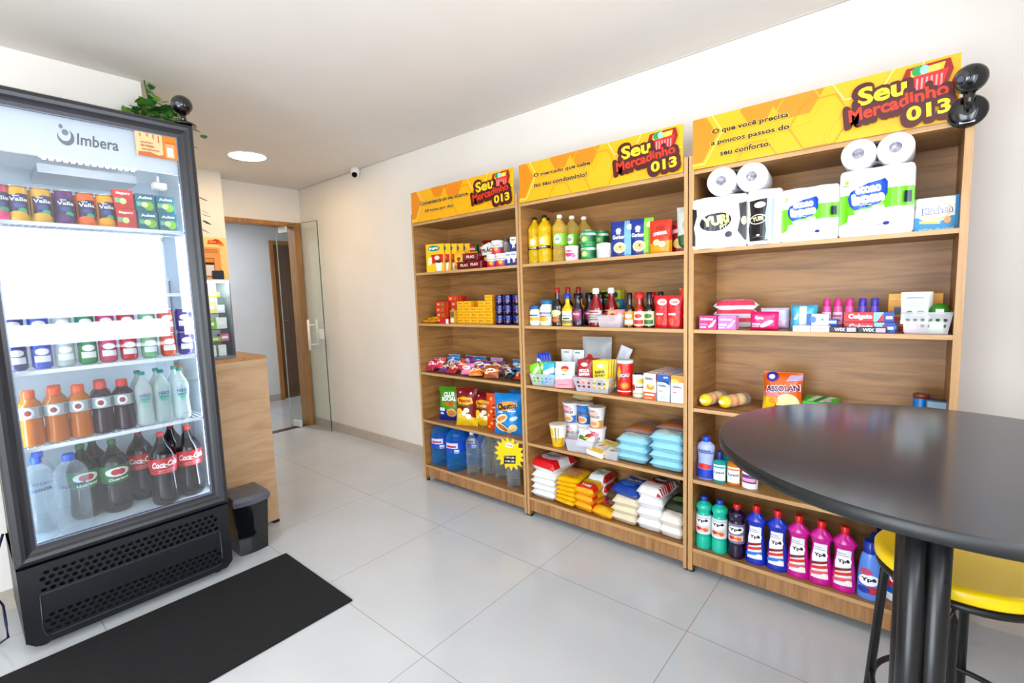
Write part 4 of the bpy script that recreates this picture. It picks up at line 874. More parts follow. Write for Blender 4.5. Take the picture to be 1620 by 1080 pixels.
CH = [('e', .52, .71, .38, .11, '#f2a51c', .12), ('t', 'Cheetos', .53, .71, .66, .15, '#1c1410', .12, .05, .15), ('r', .58, .58, .86, .61, '#dff2fc'), ('t', 'ONDA', .3, .56, .18, .05, '#ffffff'), ('e', .34, .40, .24, .10, '#f0dcb8', .4), ('e', .36, .41, .17, .055, '#d98a2c', .4), ('e', .38, .16, .30, .10, '#f3e0b8', -.5), ('e', .36, .18, .20, .06, '#cf7f2a', -.5), ('e', .74, .18, .16, .09, '#ecd09a', .5), ('e', .8, .42, .14, .05, '#c9e8f8', .3)]
m = pouch(.22, .285, .10, '#1d93d8', CH, seed=13, pinch=.085, wob=.012, sealcol='#1a7cc0'); single(m, 'cheese_snack_bag', (-.485, .085, zD), 'bright blue cheese snack bag with orange curls, frontmost of the two blue bags', 'bag', 'blue snack bags', .28, -.07)
m = pouch(.19, .29, .07, '#1d86c8', CH, seed=14, pinch=.085, wob=.012, sealcol='#1a7cc0'); single(m, 'cheese_snack_bag', (-.455, .20, zD), 'bright blue snack bag mostly hidden behind the front blue one', 'bag', 'blue snack bags', .2)
m = pouch(.10, .20, .05, '#a81c1e', [('e', .5, .5, .3, .2, '#d84a2a')], seed=15); single(m, 'snack_bag', (-.345, .14, zD), 'dark red snack bag squeezed against the divider', 'bag', None, .2)

# shelf E: water
BLU = CLEAR('#cfe8fc', '#3ba2fa', .12, .04, .42, 'blue_plastic'); CLR = CLEAR('#f7fafb', '#cfdbe2', .05, .04, .36, 'clear_plastic'); HDL = P('#1756b8', .3)
GAL = [(0, .86), (.015, .95), (.06, 1), (.13, 1), (.16, .91), (.19, 1), (.27, 1), (.30, .91), (.33, 1), (.38, 1), (.41, .93), (.44, 1), (.48, 1), (.62, 1), (.72, .96), (.82, .78), (.90, .46), (.93, .24), (.95, .24)]
for k, (x, y, l) in enumerate(((-1.225, .105, 'big blue water bottle at the left end of the bottom shelf'), (-1.035, .095, 'big blue water bottle, second from the left on the bottom shelf'), (-1.19, .27, 'big blue water bottle behind the leftmost one'), (-1.00, .27, 'big blue water bottle behind the second one'))):
    t = bottle('water_jug', (x, y, zE), l, 'bottle', 'big blue water bottles', .345, .082, GAL, BLU, (.94, 1, .26, P('#1d5fc4', .3)), (.42, .66, CLEAR('#5a8af0', '#1f50d8', .75, .2, .2, 'blue_label_film'), [('r', .28, .45, .74, .95, '#d9dbe8'), ('r', .34, .55, .68, .72, '#c22a4a'), ('r', .62, .0, .78, .34, '#dfe8f4')], PI * .9, 2 * PI), rz=.35 - .1 * k)
    MB().tube([(-.045 + .0, -.01, .315), (-.03, -.012, .33), (0, -.012, .336), (.03, -.012, .33), (.045, -.01, .315)], .006, HDL, 6).build('carry_handle', t)
for k, (x, y, l) in enumerate(((-.848, .08, 'clear water bottle standing at the front beside the blue bottles'), (-.845, .20, 'clear water bottle hidden behind the front clear one'), (-.735, .13, 'clear water bottle behind the gap left of the star sign'), (-.735, .25, 'clear water bottle at the back, left of the star sign'), (-.625, .15, 'clear water bottle behind the left side of the star sign'), (-.52, .16, 'clear water bottle behind the middle of the star sign'), (-.445, .08, 'clear water bottle standing at the front under the star sign'), (-.365, .18, 'clear water bottle against the divider on the bottom shelf'))):
    bottle('water_bottle', (x, y, zE), l, 'bottle', 'clear water bottles', .33 if k < 6 else .30, .048, PET, CLR, (.93, 1, .34, P('#e6ecf0', .3)), (.46, .56, None, [('t', 'lindoya', .5, .5, .4, .4, '#c9a83a', 0, .02)]))
# star-shaped price sign
m = MB(); n_ = 16; pts = [((.128 if i % 2 == 0 else .092) * math.cos(PI * i / n_ + .1), (.118 if i % 2 == 0 else .085) * math.sin(PI * i / n_ + .1)) for i in range(2 * n_)]
m.add([(0, -.001, 0)] + [(x, -.001, z) for x, z in pts], [(0, i + 1, (i + 1) % (2 * n_) + 1) for i in range(2 * n_)], P('#fcd400', .5)); m.add([(0, .001, 0)] + [(x, .001, z) for x, z in pts], [(0, (i + 1) % (2 * n_) + 1, i + 1) for i in range(2 * n_)], P('#e8e4d8', .6))
m.decal(lambda u, v, o: ((u - .5) * .2, -.001 - o, (v - .5) * .2), [('e', .5, .80, .16, .09, '#f4f0e8'), ('t', 'Torrada', .5, .80, .26, .07, '#d03a3a', 0, .03), ('p', [(.26, .12), (.74, .20), (.76, .48), (.28, .40)], '#15140f'), ('t', '1 UN 4,50', .51, .37, .38, .08, '#f6f2e4', .1, .03), ('t', '6 UN 3,99', .51, .24, .38, .08, '#f6f2e4', .1, .03)], .2, .2)
single(m, 'price_sign', (-.405, -.006, .405), 'yellow star shaped price card hanging in front of the clear bottles', 'sign', None, .12)

# ================================================================ goods on the middle unit
OY = CLEAR('#fff09a', '#ffd61a', .46, .06, .35, 'yellow_oil'); OG = CLEAR('#fdf4c4', '#f0d270', .22, .06, .4, 'pale_oil')
ol = [('r', 0, 0, 1, 1, '#f9c71c'), ('r', 0, 0, 1, .24, '#3b2a14'), ('e', .5, .62, .16, .26, '#fdf0c0'), ('t', 'soya', .5, .12, .4, .16, '#f4e6c0', 0, .02)]
for k, (x, y, l) in enumerate(((-.205, .085, 'yellow oil bottle with black cap at the left end of its shelf'), (-.115, .065, 'yellow oil bottle with black cap, second from the left'), (-.165, .165, 'yellow oil bottle with black cap behind the front pair'), (-.075, .155, 'yellow oil bottle with black cap behind the first clear capped one'))):
    bottle('oil_bottle', (x, y, zA), l, 'bottle', 'yellow oil bottles', .292, .043, OIL, OY, (.94, 1, .36, P('#1b1b1d', .3)), (.30, .56, P('#f8c41a', .3), ol[1:], PI * .9, 2 * PI), rz=.2)
for k, (x, y, l) in enumerate(((-.01, .075, 'pale oil bottle with white cap and green label, front one'), (.02, .165, 'pale oil bottle with white cap, middle one of three in a line'), (.05, .255, 'pale oil bottle with white cap, rearmost of three in a line'))):
    bottle('oil_bottle', (x, y, zA), l, 'bottle', 'pale oil bottles', .282, .043, OIL, OG, (.93, 1, .38, P('#f0f0ee', .35)), (.36, .60, P('#8fcf3c', .3), [('e', .5, .5, .2, .4, '#f6fae8'), ('t', 'Liza', .5, .55, .24, .3, '#2c7a2c', 0, .03)], PI * .9, 2 * PI), rz=.2)
can('milk_powder_can', (.085, .060, zA), 'small white tin with pink splash before the pale oil bottles', 'can', None, .040, .083, '#f2eef2', [('e', .45, .55, .28, .35, '#e83a86'), ('e', .7, .3, .12, .2, '#f07ab0'), ('t', 'Mococa', .5, .7, .5, .2, '#ffffff', 0, .02)], lidtop='#f4f4f4', rz=.2)
gl = [('r', 0, .78, 1, 1, '#eef2ea'), ('e', .4, .38, .17, .34, '#8fd24a'), ('e', .4, .38, .11, .24, '#d8f0a8'), ('r', .66, .1, .98, .7, '#0e6a3a'), ('t', 'QUERO', .42, .86, .4, .16, '#1a7a3a', 0, .03)]
for k, (x, y, z, l) in enumerate(((.185, .085, 0, 'green vegetable tin, bottom one of the front stack'), (.185, .085, .084, 'green vegetable tin, top one of the front stack'), (.215, .185, 0, 'green vegetable tin, bottom one of the rear stack'), (.215, .185, .084, 'green vegetable tin, top one of the rear stack'))):
    can('vegetable_tin', (x, y, zA + z), l, 'can', 'green tins', .045, .083, '#18a05a', gl, rz=.2)
can('white_tin', (.288, .085, zA), 'white tin with thin grey lines beside the green tins', 'can', None, .045, .086, '#e8ebee', [('r', .1, .2, .9, .24, '#9aa4ae'), ('r', .1, .35, .9, .38, '#b4bcc4'), ('r', .1, .5, .9, .53, '#9aa4ae'), ('r', .1, .65, .8, .68, '#b4bcc4')], rz=.1)
def gerb(a, b, c): return [('r', .62, 0, 1, 1, b), ('t', 'Gerber', .36, .56, .54, .11, '#ffffff', 0, .03), ('e', .36, .74, .12, .07, '#d8e6f6'), ('p', [(.26, .64), (.46, .64), (.42, .74), (.30, .74)], '#d8e6f6'), ('e', .42, .26, .28, .15, '#e9d6b4'), ('e', .42, .26, .2, .10, '#d8bc8c'), ('e', .44, .28, .05, .04, '#5f8a3a'), ('e', .86, .82, .14, .08, '#f4e6c8')]
m = pouch(.125, .195, .05, '#1b3f94', gerb(0, '#7fb4ea', 0), stand=True, seed=20); single(m, 'cereal_pouch', (.40, .085, zA), 'blue standing cereal pouch with light blue side band', 'pouch', 'blue cereal pouches', .25)
m = pouch(.125, .20, .05, '#1b3f94', gerb(0, '#8fd23c', 0), stand=True, seed=21); single(m, 'cereal_pouch', (.505, .105, zA), 'blue standing cereal pouch with lime green side band', 'pouch', 'blue cereal pouches', .25)
m = pouch(.115, .175, .055, '#e2441c', [('p', [(0, 0), (1, 0), (1, .40), (0, .30)], '#f7a51c'), ('e', .35, .34, .16, .09, '#f6dca0'), ('e', .6, .28, .15, .09, '#f9e6b8'), ('t', 'cremosa', .5, .60, .6, .10, '#ffffff', .1, .03), ('e', .5, .76, .22, .07, '#b8281c')], stand=True, seed=22); single(m, 'pasta_pouch', (.622, .085, zA), 'red and orange standing pouch right of the blue cereal pouches', 'pouch', None, .12)
m = pouch(.095, .170, .05, '#a3142a', [('e', .5, .3, .34, .16, '#efd28c'), ('p', [(.1, .6), (.9, .7), (.9, .8), (.1, .72)], '#e8c8b8')], stand=True, seed=23); single(m, 'pasta_pouch', (.700, .15, zA), 'dark crimson standing pouch behind the red and orange one', 'pouch', None, .1)
m = pouch(.10, .235, .06, '#e9ece6', [('p', [(0, 0), (1, 0), (1, .45), (0, .36)], '#3d7a44'), ('e', .5, .6, .2, .1, '#b9c8b4')], seed=24); single(m, 'flour_bag', (.735, .15, zA), 'white and green bag squeezed against the right divider of the top shelf', 'bag', None, .2)

# shelf B: sauces
MW = P('#f4efe0', .25)
bottle('mayonnaise_jar', (-.212, .075, zB), 'smaller mayonnaise jar with blue lid at the left end', 'jar', 'mayonnaise jars', .128, .037, JAR, MW, (.80, 1, .88, P('#2f6f9e', .35)), (.12, .60, None, [('r', .1, .0, .9, .95, '#f7f4ea'), ('r', .2, .25, .85, .62, '#e8b830'), ('r', .2, .7, .8, .88, '#3a76b0')]), rz=.15)
bottle('mayonnaise_jar', (-.128, .090, zB), 'larger mayonnaise jar with blue lid, second from the left', 'jar', 'mayonnaise jars', .162, .047, JAR, MW, (.82, 1, .86, P('#3a7fae', .35)), (.12, .62, None, [('r', .1, .0, .9, .95, '#f7f4ea'), ('t', 'MAIONESE', .5, .72, .7, .20, '#24508c', 0, .04), ('e', .45, .28, .26, .20, '#f0b41e'), ('r', .2, .46, .8, .52, '#24508c')]), rz=.15)
DK = P('#2a120c', .12, 0, .5)
FLATB = [(0, .94), (.015, 1), (.10, .98), (.34, .93), (.48, .95), (.54, .88), (.62, .56), (.70, .36), (.88, .33), (.9, .33)]
for k in range(3):
    bottle('barbecue_bottle', (-.040 + .024 * k, .075 + .085 * k, zB), 'dark brown sauce bottle with red cap, %s of three in a line' % ('front', 'middle', 'rearmost')[k], 'bottle', 'dark sauce bottles', .235, .040, FLATB, DK, (.86, 1, .42, P('#a8241e', .3)), (.08, .44, None, [('r', .12, .0, .88, 1, '#3b2a1c'), ('e', .5, .72, .34, .22, '#cfe0a8'), ('t', 'BBQ', .5, .45, .4, .16, '#f2d48a', 0, .03), ('e', .5, .2, .2, .15, '#e07a24')]), sy=.75, rz=.15)
for k in range(2):
    bottle('mustard_bottle', (.038 + .032 * k, .072 + .09 * k, zB), ('yellow mustard bottle with blue cap at the shelf front', 'yellow mustard bottle with blue cap standing behind the front one')[k], 'bottle', 'mustard bottles', .196, .039, FLATB, P('#f3c20e', .25), (.84, 1, .52, P('#2b50b4', .3)), (.08, .46, None, [('r', .14, .0, .86, 1, '#f8f2da'), ('t', 'mostarda', .5, .66, .56, .14, '#2a5a9c', 0, .02), ('r', .14, .0, .86, .26, '#8f8456'), ('r', .3, .34, .7, .46, '#3f4c2a')]), sy=.7, rz=.15)
CURV = [(0, .9), (.02, 1), (.14, 1), (.30, .92), (.42, 1), (.52, .96), (.66, .66), (.78, .56), (.86, .6)]
for k in range(3):
    bottle('chocolate_sauce_bottle', (.110 + .030 * k, .072 + .085 * k, zB), 'dark purple syrup bottle with black cap, %s of three in a line' % ('front', 'middle', 'rearmost')[k], 'bottle', 'dark purple syrup bottles', .196, .036, CURV, P('#2a1030', .14, 0, .4), (.84, 1, .66, P('#0f0f12', .2)), (.12, .52, None, [('e', .5, .5, .42, .5, '#5e1848'), ('e', .5, .62, .3, .22, '#c24a7c'), ('t', 'Hershey', .5, .62, .4, .16, '#ffffff', 0, .03), ('e', .5, .28, .22, .12, '#8c3a5c')]), sy=.8, rz=.15)
KET = [(0, .94), (.015, 1), (.40, 1), (.50, .94), (.62, .70), (.74, .46), (.84, .38), (.86, .38)]
for k in range(2):
    bottle('ketchup_bottle', (.222 + .048 * k, .095 + .095 * k, zB), ('dark red ketchup bottle with white cap, front one', 'dark red ketchup bottle with white cap, rear one')[k], 'bottle', 'ketchup bottles', .222, .041, KET, P('#96101c', .10, 0, .5), (.85, 1, .46, P('#f0eeea', .3)), (.10, .42, None, [('r', .08, .0, .92, 1, '#cfc6c2'), ('r', .16, .2, .8, .28, '#6a5a58'), ('r', .16, .4, .8, .46, '#8a7a78'), ('r', .16, .6, .7, .66, '#8a7a78'), ('r', .16, .8, .7, .9, '#a02028')]), sy=.8, rz=.15)
for k, (x, y, z, w_, h_, c, c2, l) in enumerate(((.245, .30, 0, .11, .045, '#b8185c', '#d85a90', 'magenta flat box at the bottom of the box pile behind the ketchup'), (.245, .30, .046, .11, .04, '#8a1c50', '#c04a80', 'plum flat box, second in the pile behind the ketchup'), (.24, .30, .087, .12, .06, '#1f8ec0', '#d8ec4c', 'blue green box, third in the pile behind the ketchup'), (.225, .30, .148, .125, .06, '#b9bf2c', '#1c2c3c', 'yellow and black box on top of the pile behind the ketchup'))):
    single(boxed('x', w_, .06, h_, c, [('r', .08, .15, .45, .85, c2), ('e', .75, .5, .12, .3, c2), ('t', 'Rede', .27, .5, .26, .3, c, 0, .03)]), 'soup_box', (x, y, zB + z), l, 'box', 'boxes piled behind the ketchup')
for k in range(3): can('tuna_tub', (.065 + .04 * k, .325, zB), 'pale teal tub at the back of the sauce shelf, %s of three' % ('left', 'middle', 'right')[k], 'tub', 'pale teal tubs', .019, .205, '#b9d8d4', [('r', .1, .3, .9, .7, '#e8f0ee')], lidtop='#8fb84a')
basket((.345, .070, zB), 'small clear basket of seasoning sachets on the sauce shelf', None, .155, .10, .065, holes=False)
for k, (x, y, c, c2, nm, r, rx) in enumerate(((.30, .06, '#f07a1c', '#fbd23c', 'orange', .9, -.9), (.335, .075, '#e8641a', '#f6b23c', 'dark orange', .6, -.7), (.375, .085, '#2c9c3c', '#8fd84a', 'green', .3, -.6), (.35, .05, '#e8b48a', '#c23a3a', 'peach', .4, -.5), (.385, .06, '#e8a0a8', '#f4e0c0', 'pink', .1, -.4))):
    m = pouch(.055, .085, .014, c, [('e', .5, .5, .3, .25, c2), ('r', .15, .15, .85, .25, c2)], seed=30 + k); single(m, 'seasoning_sachet', (x, y, zB + .018), '%s seasoning sachet in the small clear basket' % nm, 'sachet', 'sachets in the small basket', r, rx)
SM = [(0, .95), (.015, 1), (.45, 1), (.54, .9), (.62, .56), (.70, .45), (.84, .43), (.86, .43)]
for k, (x, y, bc, cc, lc, l2, l) in enumerate(((.450, .065, '#4a2412', '#141416', '#f0a030', '#d8e4e8', 'small sauce bottle with black cap and orange label'), (.510, .060, '#b8301c', '#c81e22', '#f3ead8', '#d83a24', 'small pepper sauce bottle with red cap'), (.562, .070, '#12100e', '#101012', '#c9dca8', '#4c7a3c', 'small soy sauce bottle with black cap and green label, front one'), (.590, .155, '#12100e', '#101012', '#c9dca8', '#4c7a3c', 'small soy sauce bottle with black cap behind the front one'), (.480, .150, '#4a2412', '#141416', '#f0a030', '#d8e4e8', 'small sauce bottle with orange label standing in the second row'), (.540, .150, '#b8301c', '#c81e22', '#f3ead8', '#d83a24', 'small pepper sauce bottle with red cap in the second row'))):
    bottle('sauce_bottle', (x, y, zB), l, 'bottle', 'small sauce bottles', .190, .027, SM, P(bc, .1, 0, .5), (.82, 1, .56 if cc != '#c81e22' else 1.0, P(cc, .3)), (.06, .46, P('#e8ece4', .4), [('r', .0, .0, 1, 1, lc), ('r', .15, .1, .85, .4, l2), ('e', .5, .68, .25, .16, l2)], PI * .9, PI * 1.4), rz=.15)
tm = [('e', .5, .80, .30, .10, '#f4e8e0'), ('t', 'Tomate', .5, .80, .4, .07, '#c01c20', 0, .03), ('e', .4, .22, .22, .12, '#e8502c'), ('e', .66, .2, .2, .11, '#d83020'), ('r', .15, .4, .6, .46, '#f2c8c0')]
for k, (x, y, l) in enumerate(((.635, .075, 'red tomato sauce pouch, left of the front pair'), (.705, .065, 'red tomato sauce pouch, right of the front pair'), (.655, .165, 'red tomato sauce pouch behind the front pair'))):
    m = pouch(.085, .170, .045, '#cc1424', tm, stand=True, seed=40 + k); single(m, 'tomato_pouch', (x, y, zB), l, 'pouch', 'red tomato sauce pouches', .1)
m = pouch(.085, .205, .06, '#6e1416', [('r', 0, .72, 1, 1, '#e8601c'), ('e', .5, .84, .2, .07, '#f6c23c'), ('e', .45, .5, .22, .12, '#e9dccb'), ('r', .1, .25, .9, .34, '#e2ded4')], stand=True, seed=44); single(m, 'sauce_pouch', (.742, .15, zB), 'dark red pouch with orange top against the right divider', 'pouch', None, .15)
# middle unit, shelf C: baskets of sachets, tins and cartons
basket((-.130, .105, zC), 'see-through basket of juice sachets at the left end of its shelf', None, .215, .16, .075, rz=.1)
for k in range(4):
    m = pouch(.10, .145, .012, '#1f4fc4', [('e', .5, .6, .36, .22, '#e8f0ff'), ('t', 'Leite', .5, .62, .5, .13, '#1f4fc4', .1, .04), ('e', .5, .28, .26, .12, '#6a3a1c')], seed=60 + k)
    single(m, 'sachet', (-.225 + .012 * k, .125 + .014 * k, zC + .045), 'tall blue and white sachet leaning in the left basket, %s of four' % ('front', 'second', 'third', 'rearmost')[k], 'sachet', 'sachets in the left basket', .2, -.12).rotation_euler.y = -.30
for k in range(5):
    m = pouch(.075, .13, .010, '#8ad42c', [('p', [(0, .3), (1, .7), (1, .9), (0, .5)], '#e8f8c8'), ('e', .5, .25, .24, .12, '#3f9c2c')], seed=66 + k)
    o = single(m, 'sachet', (-.180 + .012 * k, .050 + .022 * k, zC + .012), 'lime green juice sachet fanned in the left basket, %s of five' % ('first', 'second', 'third', 'fourth', 'fifth')[k], 'sachet', 'sachets in the left basket', .25, -.15); o.rotation_euler.y = -.35 + .05 * k
for k in range(6):
    m = pouch(.075, .135, .010, '#3bb6d8', [('p', [(0, .35), (1, .6), (1, .85), (0, .6)], '#d8f4fa'), ('e', .5, .22, .26, .12, '#1f86b8')], seed=72 + k)
    o = single(m, 'sachet', (-.105 + .012 * k, .040 + .020 * k, zC + .012), 'turquoise juice sachet fanned in the left basket, %s of six' % ('first', 'second', 'third', 'fourth', 'fifth', 'sixth')[k], 'sachet', 'sachets in the left basket', .25, -.15); o.rotation_euler.y = .05 + .05 * k
for k in range(2):
    m = pouch(.085, .215, .03, '#e9ebee', [('r', .1, .1, .9, .3, '#d0d6de'), ('r', .3, .9, .7, .94, '#9aa4b4')], seed=80 + k); single(m, 'white_packet', (-.085 + .085 * k, .24, zC), ('tall plain white packet behind the left basket, left one', 'tall plain white packet behind the left basket, right one')[k], 'packet', 'tall white packets', .15)
m = pouch(.125, .165, .045, '#efeae8', [('p', [(0, 0), (1, 0), (1, .36), (0, .30)], '#eda8b4'), ('e', .5, .74, .20, .09, '#c82a34'), ('e', .5, .66, .16, .06, '#f0b83c'), ('e', .45, .50, .08, .025, '#5aa04a'), ('r', .2, .1, .8, .13, '#d87a8c')], stand=True, seed=82)
single(m, 'crisps_pouch', (.020, .045, zC), 'white and pink pouch with a red crest leaning back between the baskets', 'pouch', None, .35, -.28)
basket((.220, .090, zC), 'see-through basket of popcorn sachets at the middle of its shelf', None, .235, .16, .085, rz=.1)
for k, (x, c, t1, t2, nm) in enumerate(((.165, '#a81622', 'PIPOCA', 'MANTEIGA', 'crimson'), (.27, '#f4d414', 'SABOR', 'QUEIJO', 'yellow'))):
    for j in range(4):
        m = pouch(.095, .165, .016, c, [('e', .5, .82, .22, .07, '#f2e2d0'), ('t', t1, .5, .60, .66, .11, '#ffffff' if k == 0 else '#2c5a1c', .12, .04), ('t', t2, .5, .47, .72, .10, '#ffffff' if k == 0 else '#2c5a1c', .12, .04), ('e', .5, .2, .3, .12, '#f0a078' if k == 0 else '#1c1c1a')], seed=84 + k * 4 + j, sealcol=c)
        single(m, 'popcorn_sachet', (x + .004 * j, .045 + .025 * j, zC + .022), '%s popcorn sachet in the middle basket, %s of four' % (nm, ('front', 'second', 'third', 'rearmost')[j]), 'sachet', 'popcorn sachets', .18, -.06)
ZIP = CLEAR('#f0f3f5', '#dfe4e8', .45, .15, .3, 'milky_film')
m = pouch(.20, .30, .06, ZIP, [('e', .3, .56, .12, .08, '#d83a2c'), ('e', .32, .46, .15, .09, '#e8d23c'), ('e', .34, .5, .07, .06, '#2c6a3c'), ('r', .05, .3, .8, .36, '#e86a2c')], seed=90, p=3.5); single(m, 'bread_bag', (.115, .285, zC), 'large milky see-through bag with a red and yellow print behind the popcorn', 'bag', None, .12)
m = pouch(.075, .24, .03, '#e3e6ec', [('p', [(.2, 0), (.8, 0), (.7, .9), (.3, .9)], '#c9ced8')], seed=91); o = single(m, 'paper_packet', (.275, .27, zC), 'slim white packet leaning sideways right of the large milky bag', 'packet', None, .2); o.rotation_euler.y = .38
o.location.x = .235; o.location.z += .02
can('drink_powder_tin', (.415, .075, zC), 'tall red tin with white lid and blue lettering, right of the baskets', 'can', None, .044, .195, '#d42a1e', [('t', 'NESCAU', .46, .62, .66, .13, '#24408c', .06, .07), ('t', 'NESCAU', .46, .62, .62, .115, '#f4f6fa', .06, .02), ('p', [(.3, .95), (.42, .70), (.36, .70), (.30, .42), (.22, .66), (.16, .62)], '#f8c41c'), ('e', .56, .28, .22, .13, '#e8641c'), ('e', .56, .28, .14, .08, '#f0a03c'), ('r', .15, .06, .85, .10, '#f7e8d8')], lidtop='#eef0f2', rz=.2)
for k, (x, y, l) in enumerate(((.505, .065, 'small cream tin with silver rim, front one beside the red tin'), (.535, .155, 'small cream tin with silver rim standing behind the front one'))):
    can('condensed_milk_tin', (x, y, zC), l, 'can', 'small cream tins', .037, .128, '#ece8d4', [('e', .68, .80, .2, .14, '#d8c45a'), ('e', .25, .42, .12, .18, '#c83a3a'), ('r', .4, .44, .8, .5, '#4a4a44'), ('r', .1, .08, .9, .12, '#b8ac7c')], rz=.15)
ca = [('r', 0, 0, 1, .30, '#e8632c'), ('t', 'Italac', .46, .82, .64, .11, '#2c2c34', 0, .03), ('e', .56, .50, .34, .12, '#f2a52c'), ('e', .6, .56, .18, .06, '#f8d89a'), ('r', .1, .17, .9, .24, '#fbe8d8'), ('r', .12, .06, .7, .10, '#f6c8a8')]
cb = [('r', 0, .72, 1, 1, '#2464b4'), ('p', [(0, .72), (1, .72), (1, .62), (.4, .78)], '#2464b4'), ('t', 'LEITE', .7, .90, .36, .06, '#ffffff'), ('t', 'Italac', .46, .60, .62, .09, '#2a3a6c', 0, .02), ('e', .3, .42, .16, .05, '#c0343c'), ('e', .3, .45, .16, .05, '#e6ebf2'), ('r', .3, .08, .7, .22, '#c8d2e0')]
cc_ = [('r', 0, .76, 1, 1, '#f0a032'), ('e', .3, .80, .3, .08, '#f7c878'), ('t', 'Italac', .5, .60, .66, .09, '#2a3a6c', 0, .02), ('e', .3, .42, .16, .05, '#c0343c'), ('e', .3, .45, .16, .05, '#f2f2f4'), ('r', .35, .08, .75, .22, '#d2d8e0')]
for k, (x, base, ops, nm) in enumerate(((.588, '#f2efe8', ca, 'orange and white'), (.663, '#e2e8f0', cb, 'blue and white'), (.737, '#eceef2', cc_, 'pale orange topped'))):
    mb = boxed('x', .068, .052, .143, base, ops, [('r', 0, 0, 1, .3, '#c8d0dc'), ('r', 0, .75, 1, 1, ops[0][5])], [('r', .1, .3, .9, .7, '#e8b8a0')])
    for j in range(5):
        l = '%s drink carton, %s of five in its row by the tins' % (nm, ('front', 'second', 'third', 'fourth', 'rearmost')[j])
        if j == 0: o = single(mb, 'drink_carton', (x, .038, zC), l, 'carton', 'drink cartons in rows')
        else: again(o, (x + .004 * j, .038 + .055 * j, zC), l)

# shelf D: noodle cups, baskets, pale blue bags
pc = lambda c, c2: [('r', 0, .0, 1, .38, c), ('e', .45, .72, .30, .14, c2), ('t', 'Cup', .45, .84, .3, .10, '#c03a3a', .05, .03), ('t', 'NOODLES', .46, .55, .66, .12, '#8a5a1c', 0, .03), ('e', .5, .22, .30, .18, '#f0d8c0'), ('e', .5, .22, .2, .10, '#e0a878')]
LC = 'instant noodle cups'
cup('noodle_cup', (-.055, .075, zD), 'yellow and white cup standing at the left front of its shelf', LC, .038, .056, .142, '#f2efe6', [('r', 0, .0, 1, .42, '#f0c01c'), ('r', .1, .48, .5, .85, '#f6d23c'), ('r', .55, .2, .62, .9, '#a89a6c'), ('r', .68, .3, .74, .9, '#c8b880')], lid='#efe6d6')
for k, (x, y, z, c, c2, nm) in enumerate(((-.030, .195, 0, '#e8a8b0', '#f4d8d8', 'pink and white cup, lower one of the left stack'), (-.030, .190, .133, '#4a86d0', '#e8b8c8', 'white cup with blue base, upper one of the left stack'), (.062, .215, 0, '#3fb0a8', '#dff2ee', 'teal and white cup, lower one of the middle stack'), (.062, .210, .133, '#1f7ec8', '#2c8ed8', 'blue cup, upper one of the middle stack'), (.172, .175, 0, '#b8c0e4', '#e8a0b0', 'white and lilac cup, lower one of the right stack'), (.172, .172, .133, '#f0a84a', '#f6c8b8', 'white and orange cup, upper one of the right stack'))):
    base = '#2c8ed0' if 'blue cup' in nm else '#f1eef0'
    cup('noodle_cup', (x, y, zD + z), nm + ' of noodle cups', LC, .036, .054, .131, base, pc(c, c2))
m = pouch(.15, .10, .06, CLEAR('#f6ecc8', '#e8d8a0', .45, .2, .35, 'pasta_film'), [('e', .3, .5, .2, .3, '#e8c878')], seed=95); o = single(m, 'pasta_bag', (.045, .20, zD + .268), 'clear bag with yellow pasta lying across the noodle cup stacks', 'bag', None, .1); o.rotation_euler.x = -1.2; o.location.z = zD + .29
basket((.120, .085, zD), 'low see-through box holding a white packet, front of the noodle cups', None, .185, .13, .075, holes=False, rz=.15)
m = pouch(.115, .115, .03, '#eceae8', [('p', [(.1, .4), (.5, .3), (.9, .66), (.6, .70), (.4, .52), (.15, .6)], '#26241c'), ('p', [(.3, .42), (.6, .34), (.7, .5), (.4, .52)], '#e8c81c'), ('p', [(.6, .5), (.95, .62), (.8, .76), (.56, .6)], '#d8282c'), ('p', [(.1, .46), (.4, .36), (.44, .46), (.14, .54)], '#4a9c3c')], seed=96); single(m, 'spice_packet', (.135, .085, zD + .022), 'white packet with a red, yellow and black swoosh in the low box', 'packet', None, .2, -.55)
m = boxed('x', .125, .175, .03, '#f2efe6', [], [('r', .1, .2, .9, .8, '#e8c020')], [('r', .06, .05, .94, .30, '#f2cf2c'), ('r', .06, .62, .94, .94, '#e8d878'), ('e', .62, .45, .16, .12, '#f0d8a8'), ('p', [(.3, .4), (.5, .6), (.42, .64), (.24, .44)], '#c83a2c'), ('t', 'Miojo', .45, .80, .5, .10, '#e8a01c', 0, .03)])
o = single(m, 'noodle_packet', (.262, .095, zD + .012), 'yellow and white flat packet tilted at the shelf front', 'packet', None, -.25, .16); o.location.z = zD + .016
single(boxed('x', .12, .15, .028, '#eeeade', [], [], [('r', .1, .6, .9, .9, '#e8c850')]), 'noodle_packet', (.30, .215, zD), 'pale flat packet behind the yellow and white one', 'packet', None, -.1)
basket((.345, .055, zD), 'tiny clear tub lying at the front before the pale blue bags', None, .09, .075, .05, holes=False)
BS = NOISY('#8cc4d8', '#c9b48c', 7, .3, 'pale_blue_bag_film', .3)
pb = lambda s: pouch(.185, .20, .064, FILM('#a4d8ea'), [('r', .12, .12, .88, .88, NB), ('e', .5, .5, .3, .25, '#dcebee'), ('r', .2, .45, .8, .52, '#4aa0c4')], lie=True, seed=s, sealcol='#7fc0dc', p=5, wob=.008, ex=.32)
NB = NOISY('#dccfa4', '#9fd0e2', 30, .3, 'grain_in_bag')
